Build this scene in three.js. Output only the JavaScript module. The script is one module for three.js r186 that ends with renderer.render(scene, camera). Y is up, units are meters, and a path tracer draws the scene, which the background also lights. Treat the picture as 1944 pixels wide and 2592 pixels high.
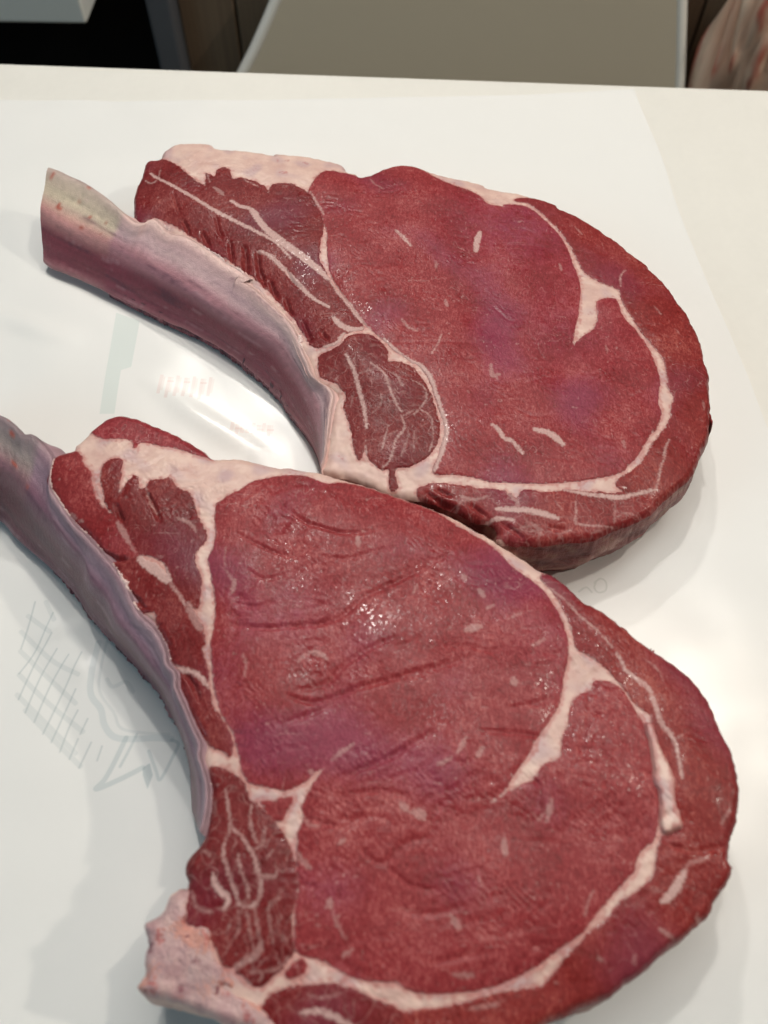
import * as THREE from 'three';
import { RectAreaLightUniformsLib } from 'three/addons/lights/RectAreaLightUniformsLib.js';
import { RoundedBoxGeometry } from 'three/addons/geometries/RoundedBoxGeometry.js';

// ---------------------------------------------------------------- camera, light, exposure
const scene = new THREE.Scene();
scene.background = new THREE.Color().setRGB(0.05, 0.048, 0.045);
const camera = new THREE.PerspectiveCamera(65, 768 / 1024, 0.02, 20);
camera.position.set(0, 0.2858, 0.165);
camera.lookAt(0, 0, 0);
camera.rotateZ(THREE.MathUtils.degToRad(2));
camera.focus = 0.34; camera.userData.fStop = 9;
const renderer = new THREE.WebGLRenderer({ antialias: true });
renderer.toneMapping = THREE.LinearToneMapping;
renderer.toneMappingExposure = 0.82;
renderer.shadowMap.enabled = true;
RectAreaLightUniformsLib.init();

const LAMPS = [ // unseen lamps that cast the steak shadows: bulb position, candela, colour
  [-0.25, 1.20, -1.05, 1.6, 1, 0.96, 0.89], [-0.10, 1.35, -0.62, 1.6, 1, 0.96, 0.89], [1.35, 1.20, -0.05, 2.1, 1, 0.91, 0.78], [0.62, 1.35, -0.30, 1.3, 1, 0.91, 0.78],
];
const PANELS = [ // unseen area lights, out of view: name, position, target, size, intensity, colour
  ['unseen_overhead_panel', [0.2, 1.6, -0.55], [0.1, 0, -0.25], 1.3, 0.9, 2.8, [1, 0.965, 0.91], 'unseen warm panel overhead, out of view, giving soft light on the white counter'],
  ['unseen_cool_panel', [-1.15, 0.75, 0.55], [-0.05, 0, 0.05], 0.7, 0.7, 1.9, [0.34, 0.76, 1], 'unseen cool blue panel, out of view, lighting the bone ends of the steaks'],
];

// ---------------------------------------------------------------- helpers
let seed = 20240611;
const rnd = () => { seed = (seed * 1664525 + 1013904223) >>> 0; return seed / 4294967296; };
const PERM = new Uint8Array(512), GX = new Float32Array(256), GY = new Float32Array(256);
{ const p = [...Array(256).keys()];
  for (let i = 255; i > 0; i--) { const j = Math.floor(rnd() * (i + 1)); [p[i], p[j]] = [p[j], p[i]]; }
  for (let i = 0; i < 512; i++) PERM[i] = p[i & 255];
  for (let i = 0; i < 256; i++) { const a = rnd() * 6.2832; GX[i] = Math.cos(a); GY[i] = Math.sin(a); } }
function noise(x, y) { // gradient noise, about -1..1
  const xi = Math.floor(x), yi = Math.floor(y), fx = x - xi, fy = y - yi, X = xi & 255, Y = yi & 255;
  const u = fx * fx * fx * (fx * (fx * 6 - 15) + 10), v = fy * fy * fy * (fy * (fy * 6 - 15) + 10);
  const a = PERM[PERM[X] + Y], b = PERM[PERM[X + 1] + Y], c = PERM[PERM[X] + Y + 1], d = PERM[PERM[X + 1] + Y + 1];
  const n0 = GX[a] * fx + GY[a] * fy, n1 = GX[b] * (fx - 1) + GY[b] * fy, n2 = GX[c] * fx + GY[c] * (fy - 1), n3 = GX[d] * (fx - 1) + GY[d] * (fy - 1);
  const e = n0 + u * (n1 - n0), f = n2 + u * (n3 - n2);
  return 1.5 * (e + v * (f - e));
}
const clamp = (x, a = 0, b = 1) => (x < a ? a : x > b ? b : x);
const smooth = (a, b, x) => { const t = clamp((x - a) / (b - a)); return t * t * (3 - 2 * t); };
const mix = (a, b, t) => a + (b - a) * t;
const mix3 = (a, b, t) => [mix(a[0], b[0], t), mix(a[1], b[1], t), mix(a[2], b[2], t)];
const pairs = (f) => { const o = []; for (let i = 0; i + 1 < f.length; i += 2) o.push([f[i], f[i + 1]]); return o; };
function spline(pts, closed, n) { // Catmull-Rom through the points
  const N = pts.length, o = [], g = (i) => (closed ? pts[(i + N) % N] : pts[clamp(i, 0, N - 1)]);
  for (let i = 0; i < (closed ? N : N - 1); i++) for (let k = 0; k < n; k++) {
    const t = k / n, p0 = g(i - 1), p1 = g(i), p2 = g(i + 1), p3 = g(i + 2);
    o.push(p1.map((_, c) => 0.5 * (2 * p1[c] + (p2[c] - p0[c]) * t + (2 * p0[c] - 5 * p1[c] + 4 * p2[c] - p3[c]) * t * t + (3 * p1[c] - p0[c] - 3 * p2[c] + p3[c]) * t * t * t)));
  }
  if (!closed) o.push(pts[N - 1]);
  return o;
}
function resample(pts, n) {
  const L = [0]; for (let i = 1; i < pts.length; i++) L.push(L[i - 1] + Math.hypot(...pts[i].map((v, c) => v - pts[i - 1][c])));
  const o = []; let j = 0;
  for (let i = 0; i < n; i++) { const s = L[L.length - 1] * i / (n - 1); while (j < L.length - 2 && L[j + 1] < s) j++;
    const t = clamp((s - L[j]) / (L[j + 1] - L[j] || 1)); o.push(pts[j].map((v, c) => mix(v, pts[j + 1][c], t))); }
  return o;
}
function segDist(px, py, a, b) { const dx = b[0] - a[0], dy = b[1] - a[1], t = clamp(((px - a[0]) * dx + (py - a[1]) * dy) / (dx * dx + dy * dy || 1)); return [Math.hypot(px - a[0] - dx * t, py - a[1] - dy * t), t]; }
function polySD(poly, x, y) { // signed distance, positive inside
  let d = 1e9, inside = false;
  for (let i = 0, j = poly.length - 1; i < poly.length; j = i++) {
    const a = poly[j], b = poly[i], dx = b[0] - a[0], dy = b[1] - a[1];
    const t = clamp(((x - a[0]) * dx + (y - a[1]) * dy) / (dx * dx + dy * dy || 1)), ex = x - a[0] - dx * t, ey = y - a[1] - dy * t, q = ex * ex + ey * ey;
    if (q < d) d = q;
    if ((b[1] > y) !== (a[1] > y) && x < ((a[0] - b[0]) * (y - b[1])) / (a[1] - b[1]) + b[0]) inside = !inside;
  }
  return inside ? Math.sqrt(d) : -Math.sqrt(d);
}
const lin2s = (c) => { c = clamp(c); return c <= 0.0031308 ? 12.92 * c : 1.055 * Math.pow(c, 1 / 2.4) - 0.055; };
const LUT = new Uint8Array(4097); for (let i = 0; i <= 4096; i++) LUT[i] = Math.round(255 * lin2s(i / 4096));
const s8 = (c) => LUT[c <= 0 ? 0 : c >= 1 ? 4096 : (c * 4096) | 0];
function dataTex(w, h, px, colour, repeat) {
  const t = new THREE.DataTexture(px, w, h, THREE.RGBAFormat);
  if (colour) t.colorSpace = THREE.SRGBColorSpace;
  t.magFilter = THREE.LinearFilter; t.minFilter = THREE.LinearMipmapLinearFilter; t.generateMipmaps = true;
  t.wrapS = t.wrapT = repeat ? THREE.RepeatWrapping : THREE.ClampToEdgeWrapping; t.needsUpdate = true;
  return t;
}
function paint(w, h, fn, colour, repeat) { // fn(i, j, out) -> out[0..2]; colour maps take linear values
  const px = new Uint8Array(w * h * 4), o = [0, 0, 0];
  for (let j = 0; j < h; j++) for (let i = 0; i < w; i++) { fn(i, j, o); const k = (j * w + i) * 4;
    if (colour) { px[k] = s8(o[0]); px[k + 1] = s8(o[1]); px[k + 2] = s8(o[2]); } else { px[k] = px[k + 1] = px[k + 2] = clamp(o[0]) * 255; }
    px[k + 3] = 255; }
  return dataTex(w, h, px, colour, repeat);
}
const taken = {};
const numbered = (n) => { taken[n] = (taken[n] ?? -1) + 1; return taken[n] ? `${n}_${String(taken[n]).padStart(3, '0')}` : n; };
function thing(name, label, category, [x, y, z] = [0, 0, 0], group) {
  const o = new THREE.Group(); o.name = numbered(name); o.position.set(x, y, z); o.userData = { label, category };
  if (group) o.userData.group = group;
  scene.add(o); return o;
}
function part(name, geometry, material, parent) {
  const m = new THREE.Mesh(geometry, material); m.name = name; m.castShadow = m.receiveShadow = true; (parent ?? scene).add(m); return m;
}
function geo(pos, idx, uv, col) {
  const g = new THREE.BufferGeometry();
  g.setAttribute('position', new THREE.Float32BufferAttribute(pos, 3));
  if (uv) g.setAttribute('uv', new THREE.Float32BufferAttribute(uv, 2));
  if (col) g.setAttribute('color', new THREE.Float32BufferAttribute(col, 3));
  g.setIndex(idx); g.computeVertexNormals(); return g;
}

// ---------------------------------------------------------------- plan of the steaks and of the print, millimetres on the counter
const FAR_STEAK = {"H":32,"outline":[-122,-141.2,-123.6,-154,-122.4,-164.9,-122.1,-172.3,-120.4,-176.1,-115.7,-177,-115.2,-181.4,-113,-185.4,-108.7,-189.3,-100.7,-190.6,-92.4,-190.4,-88.6,-186.7,-76.2,-186.1,-60.3,-183.2,-62,-184.6,-53.7,-184.2,-45.5,-184,-32.2,-180.9,-25.5,-177.5,-24.1,-173.6,-18.8,-171.9,-17.1,-169.9,-12.3,-171.3,-6,-176,2,-179,10.2,-178.1,19.9,-174.3,32,-170.6,42.3,-166.9,44.6,-164.4,56.4,-162.2,53.8,-163.5,61.7,-160.9,76.2,-154,77.6,-151.1,85.8,-146.4,93,-140.5,98.5,-134.6,102.7,-131,108.6,-123.1,114.6,-117,115.9,-112.9,119.9,-107.4,123.8,-98.9,125.2,-94,128.5,-87.3,129.2,-81.6,130.6,-76,131.8,-68.6,131.4,-61.3,132.3,-55.1,130.5,-42.9,129.7,-34.5,129.6,-29.6,127.3,-23,129.3,-36,129.3,-28.6,125.6,-20.4,123,-16.4,119.7,-8.5,114.8,-1.5,108.2,4.7,103.2,8.9,98.9,13.7,92.2,17.8,83.9,21.6,77.4,25.3,67.7,27.1,56.8,28.5,46.6,28.6,41.3,27.8,40.5,21.9,31.5,19.5,25.5,15.5,18.2,12.6,10.8,11.1,2.7,10.4,-3.5,7.4,-8.6,5,-15.5,3.1,-20.6,2.2,-24.2,0.5,-23.2,-3.7,-22.4,-10.6,-22.4,-20.9,-22.2,-28.2,-20.9,-33.2,-20,-36.1,-22.5,-38.6,-28.7,-41.4,-31.4,-45.5,-33.2,-51.5,-35.3,-55.8,-40.3,-62.4,-39.6,-66.5,-46.1,-76.1,-50,-80.7,-55.6,-85.7,-59.7,-90.5,-67.8,-98.1,-61.9,-95.9,-68.4,-101.6,-74.1,-106.5,-80,-111.5,-86.7,-116.4,-94.9,-121.4,-101.3,-123.8,-105,-127.5,-109.5,-131.7,-113,-129.8,-116.6,-128.5,-119.7,-133.4],
 "muscles":{"eye_muscle":[-40,-153.6,-37.5,-162.7,-33.2,-169.9,-25.1,-169.7,-17.8,-168.2,-12.3,-170.4,-6,-175,2.1,-177.7,10.2,-175.9,16.7,-170.4,27.8,-162.5,38.8,-156,42.1,-149.7,47.9,-147.9,55.6,-146.9,51.6,-149.2,59.4,-149.4,63.9,-146.2,69.6,-138.2,74.4,-130.1,77.5,-121.6,79,-113.2,80.5,-106,81.2,-99.9,80.9,-93.9,79.7,-86,78.7,-80.2,77.1,-75.4,75.8,-68.8,74.1,-62.3,68.9,-50.5,74.5,-60.1,80,-67.6,86.1,-73,88.9,-80.6,89.3,-88.9,95.1,-90.6,96.7,-88.2,97.9,-80.6,102.1,-73.7,105.6,-65.6,107.2,-59.3,108.3,-52.3,108.6,-46.2,106.3,-36,106.9,-30.2,103.4,-22,105.7,-26.8,100.9,-19.7,95.9,-11.3,90.7,-5.4,88.5,-2.8,80,0.1,67.9,2.4,55.4,3.3,46,3.2,39.8,3.2,33.2,1.6,25.7,0.4,18.8,0.2,21,-7.1,23,-16.5,22.7,-22.8,21.1,-28.4,19.5,-34.5,16.8,-43.7,13.3,-49.6,9,-54.1,3.8,-57.2,0.2,-61.1,10,-52.1,4.4,-58.1,-3.3,-65,-8,-69.9,-12,-74.6,-16.3,-81.8,-21.1,-90.3,-25.2,-98.1,-27.5,-106.7,-28.8,-117.2,-29.6,-128,-34.1,-137.8,-38.3,-146.7],
 "cap_muscle":[63.6,-153.1,57.4,-154.6,63.8,-156.3,71.7,-156.1,79.3,-153,87.5,-148.2,94.7,-142.3,103,-133.7,112.2,-122.2,122.1,-107,127.6,-95.1,130.8,-83.6,133.1,-72.3,133.4,-61.4,132.6,-47.3,129.8,-29.6,129.6,-28.6,123.9,-14.1,118.4,-4.7,110.1,4.6,103.7,9.9,101.2,10,99.1,7.2,94.3,5.8,89.5,4.8,87.2,3,90.1,0,92.9,-1.4,97.8,-6.1,102.3,-13.5,107.8,-20.8,112.1,-27.8,114.1,-35.3,112.5,-30.5,115.1,-38.9,113.4,-43,113.8,-50.8,113.1,-59.6,109.8,-66.2,106.4,-73,103.8,-80.4,100.7,-88.9,99.4,-97.3,91.6,-101.9,86.6,-106.8,84.2,-112.4,81.9,-120.7,78.9,-129.2,74.9,-137.3,69.4,-146.1],
 "edge_muscle":[12.3,8.6,14.4,6.6,19.4,5.3,28.7,6.4,36.7,7.5,44.2,8,43.3,9.2,46.3,9.4,48.7,11.1,52,7.3,58.2,8.2,68.1,7,74.3,7.6,84.2,7.2,89.3,6.7,94.1,7.6,99,8.1,102.6,8.9,100.6,14.3,94,17.7,85,21.9,77.4,25.7,67.6,27.5,56.7,28.8,46.6,28.9,39,23.8,34.5,21.5,25.5,16.6,14.5,11.4],
 "mottled_muscle":[-19.7,-60,-17.5,-63.4,-13.8,-65.4,-8.2,-65,-3.9,-61.6,-1.2,-56.5,-0.7,-51.4,3.2,-51.5,8.4,-49.4,12.9,-43.6,16.2,-36.5,18.2,-29.1,19.7,-22.7,19.8,-15.5,17.5,-8.8,14.7,-5.7,10,-2.4,4.3,-1.1,3.1,2,4.5,7.1,2,7.2,1.5,-0.2,-1.3,-0.8,-5.9,-4.4,-7.4,-10.9,-8.3,-18.3,-9.1,-8.9,-10,-4.3,-12.1,-10.3,-14.7,-22.8,-17,-29.2,-16.7,-35.9,-20.4,-41.5,-27.4,-44.9,-28.7,-54.8,-24.3,-56.8],
 "rib_muscle":[-121.5,-172.3,-120.2,-175.1,-115.5,-176.1,-107.6,-171.8,-98.9,-162.5,-89.4,-154.6,-90.2,-163.9,-86.1,-161.9,-85.2,-167.4,-82.2,-169.2,-79.4,-165.9,-77.5,-159.7,-75.3,-161.9,-70.9,-161.2,-64.1,-157.7,-60.1,-152.6,-74.9,-161.9,-69,-160.2,-63,-155.4,-59.5,-150.8,-58.9,-156.2,-56.1,-158.3,-48.2,-157.6,-41.5,-152.9,-37.3,-149.1,-35.3,-143.4,-33.1,-136.7,-32.5,-127.8,-33,-119.1,-32.9,-109.1,-28.9,-100,-24,-90.7,-17.7,-81.2,-13.1,-73.8,-11.8,-68.7,-15.9,-67.2,-19.3,-65.2,-21.8,-60.5,-27.3,-59.3,-32.9,-60.9,-36.2,-67.2,-40.3,-74.9,-49.5,-86.5,-57.4,-96.1,-64.4,-102.9,-68.9,-106.8,-62.4,-100.4,-70.5,-107.2,-78.7,-113.1,-87.2,-120.2,-95.7,-126.8,-103.4,-131.8,-109.7,-135.2,-113.7,-133.7,-116.9,-130.2,-120.7,-136.7,-122.7,-149.3,-121.5,-157.6]},"creases":[[2.6,15.1,8.8,22.4,13.5,27.3,15.5],[2.4,31.6,13.9,37.6,18.6],[2.4,42.8,20.8,46.9,23.4,50.9,26.7],[2,60.2,22.2,66.2,22.7],[2.2,19.4,7.9,24.9,10.6],[3,-66.4,-111.1,-65.3,-104.9,-63.8,-100.8],[3,-59,-104.2,-57,-99.1,-55.7,-94.1],[3.2,-53,-96.3,-51.5,-91.4,-49.2,-87],[2.6,-45.6,-86.7,-43.7,-81,-42,-77.7],[2.6,-97,-132.3,-94.4,-128,-93,-123.7],[2.8,-87.1,-125.1,-84.7,-120.8,-82.9,-116.6],[3,-73.5,-119.2,-72.4,-112.9,-71.1,-106.7],[3.4,-66.8,-116.4,-65.2,-109,-63.9,-101.9],[3,-60.5,-113.5,-59.2,-105.2,-57.6,-97.1],[2.4,-37,-73.7,-34.8,-68.1,-33,-62.7],[2.2,-29.3,-68.4,-27.6,-64.8,-25.8,-63],[1.6,-46.3,-101.7,-43.5,-95.7,-39.6,-91.9],[1.5,-104.1,-150.3,-101.2,-142.3,-99.2,-136.7],[1.5,-81.6,-134.2,-79.9,-127.6,-77.7,-122.3],[0.5,44.3,-120.4,57.2,-121.6,69.2,-120.9],[0.4,52.3,-131.2,58.5,-132.6,65.9,-128.6],[0.5,48.9,-31,57.2,-26,67.2,-28.5],[0.4,43,-84.2,51.1,-75.1,57,-80.1],[0.45,4.1,-76,11.1,-83.6,16.1,-90.6],[0.4,12.2,-130.1,23.6,-137.3,35.3,-141.3],[0.4,-15,-61.7,42.2,-62.7],[0.5,92.9,-34.6,99.4,-39,106,-43.5],[0.4,59.2,-6.7,68.6,-6.4,78.4,-9.1],[0.5,42.7,-17.3,49.3,-20.8,50.6,-25.2],[0.6,89.5,-78.3,94.3,-82.8,97.4,-85.4]],
 "streaks":[[2.6,39.2,-129.2,37.5,-122.6,36.9,-116.2],[1.4,0.8,-127.9,3.9,-124.2,7.7,-118.5],[1.3,19,-109.5,19.1,-105.4],[1.4,4.5,-74.6,7.7,-70.1,11.2,-68.4],[2,22.9,-86.5,23.9,-83.2],[2,41.3,-51.3,41.5,-45.7,44.5,-46.7],[0.8,-12.1,-165.9,-9.5,-161.2,-5.8,-157.2],[0.8,21.3,-66.6,19.6,-61.5,17.2,-56.4],[1.7,40.7,-21.5,43.2,-19.3,45,-15.4,48.1,-14,51.7,-8.7],[2.6,57.1,-19.9,61.9,-18.5,64.6,-16.2,67.3,-13.1],[1.3,90.8,-15.8,91.1,-12.7],[1,89.4,-63.9,89.7,-60.8],[1.5,74,-110.8,74.4,-106.7],[1.3,41.6,-47.6,43.5,-44.2],[1.1,108.9,-17.3,106.7,-13.3,105.7,-8.7,103.9,-4.8,103.1,-1,101.6,3.1],[0.8,103.1,-109.1,100.4,-104.9,99.6,-98.8],[0.9,83.3,-136.6,86,-131.8],[0.9,120.1,-74.5,121.3,-72.7],[0.8,112.8,-87.5,115,-82.8],[0.9,126,-38.3,126,-34.2],[1,70.3,11.3,70.2,15.5,69.8,19.8,73.1,20.7,84,20.7],[0.8,85.1,11.4,84,19.2],[2.2,41.2,15.3,50.3,15.5,57.6,16.8,63.5,18.5],[1.8,46.3,9.4,48.7,12.1,49.1,15.7],[1,93.6,6.9,100.6,5.3],[0.9,80.5,8,85.1,10.7],[1.2,49.3,22.7,54.8,21.7,56.4,25.1],[1.1,64.3,24.1,68,22.6],[1.5,-18,-54.4,-14.2,-46.7,-11.8,-37.8,-9.4,-28.7,-8,-18.3],[1.2,-7.6,-50.4,-2,-45,0.9,-36.7,3.7,-29.3,5.4,-26.5],[1.1,5.4,-24.5,6.7,-18.9,3.4,-12.5,1.7,-4.7,-1.3,-0.8],[1.1,5.8,-24.3,10.3,-27.5],[1.1,0.3,-45.6,3.7,-43.6,5.2,-39.4,6.5,-40.3],[0.8,10.1,-41.7,14.2,-38.9,15,-33.1,12.3,-28,10.3,-25.5],[0.9,8.5,-15.8,7.3,-11.1,5.8,-6.1],[0.7,10.6,-17.5,10.2,-8.1],[0.8,12.9,-27.7,16.9,-24.2,17.7,-14.7,16.3,-8.4],[0.8,-2.9,-34.8,-2.8,-29.8,-6,-25.6],[0.7,0.4,-19.5,-1,-12.3,-1.9,-8.4],[0.9,-11.8,-45.5,-7.5,-46.7,-4.9,-49.3],[0.7,4,-17.2,1.4,-15.5,-1.7,-11.5],[0.7,-13.8,-36.8,-14.7,-29.3],[2,-76,-145,-71.7,-141.5,-66.1,-139.5,-61.5,-133,-54.3,-122.4],[3.4,-65.8,-138.4,-59.4,-128.7,-51.7,-120.3,-42.8,-112.2,-33.2,-103.4,-28,-97.5],[1.6,-28.1,-98.5,-23.6,-90.7,-17.4,-81.2,-12.8,-73.8,-8.3,-68.4],[1.7,-117.7,-165.1,-112,-160,-97.7,-149.4,-83.7,-138.6,-73.7,-132.4,-62.2,-125.2,-52.5,-118.1,-45.4,-109],[1.8,-60,-113.5,-56.1,-111.6,-51.1,-106.6,-42.1,-95.8,-34.1,-86.3,-26.6,-80.8],[2,-59.3,-112.5,-56.2,-111.6,-52.4,-110.2],[2.6,-24.4,-74.7,-21,-70.6,-16,-67.9,-11.2,-69.2],[2.2,-27.2,-58.9,-21.8,-60.5,-19.3,-65.6],[2.2,-85.4,-154.2,-82.3,-151.4,-80,-148.6],[1.8,-2.6,-63.7,3.1,-57.1,8.7,-52.1,12.8,-49.6,16.7,-43.7,19.2,-34.5,20.9,-28.4],[2,20.9,-28.4,22.2,-22.8,22.6,-16.4,20.7,-7.1,18.2,-0.2],[1.2,-40,-153.6,-36.2,-145.6,-32.6,-137.8],[1.5,28,10.4,32.9,11.8,37.9,10.2],[1.3,26.1,16.4,28.6,12.7,32.9,12],[1.4,34.5,22.2,41.2,19.3,47.2,19.6],[1.2,53.1,20.4,57.1,23,55.7,26.5],[1.6,66.9,6.7,76.7,8.1,86.6,8.6,93,6.7,101.4,4.2],[1,75.2,23.7,78.3,22.5,81.5,21.4],[0.9,85.7,16.3,89.5,14.8,94.3,16],[0.8,62.8,11.6,65,15],[1,-119.2,-160.2,-116.4,-157.9,-113.6,-159.9,-113.1,-166.6],[0.8,-85.1,-154.8,-80.4,-149.2],[0.8,-90.4,-164.1,-88,-158.2]],
 "bone":{"top":[30,-167,-166.6,-162.7,-165.1,-155.8,-161.4,-148.6,-157.6,-137.2,-148.7,-127.7,-139.9,-120,-131.8,-115.1,-130.4,-110.2,-132.9,-101.9,-124.4,-95.5,-122.6,-87.2,-117.6,-80.5,-112.6,-74.5,-107.1,-68.1,-102.7,-62.2,-96.9,-68.2,-98.7,-60,-91.5,-55.9,-86.7,-46.3,-77,-40.3,-68.3,-35.6,-56.2,-33.7,-51.9,-31.5,-45.8,-28.2,-42.1,-24,-39.3,-22,-34.7,-22.5,-28,-22.8,-19.1,-23.4,-5,-24.3,-0.8],
 "ridge":[23,-168.5,-146.4,-163.4,-142.9,-154,-136.7,-139.7,-128.4,-127.7,-122.3,-118.9,-116.8,-110.2,-110.8,-97.6,-103,-85.1,-94.3,-76.8,-87.7,-64.7,-78.9,-48.3,-66.4,-40.8,-56.1,-33.6,-44,-28.6,-32.2,-26,-19.2,-25.2,-5.7],
 "low":[3,-169.9,-132.1,-164.1,-127.6,-150.7,-121.7,-130.8,-110.6,-113.2,-101.2,-100.4,-94.5,-83.6,-85.6,-66.7,-72.9,-49.3,-56.1,-43.9,-47.6,-35.7,-36.3,-29.9,-26.2,-27.4,-18.7]}};
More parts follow.
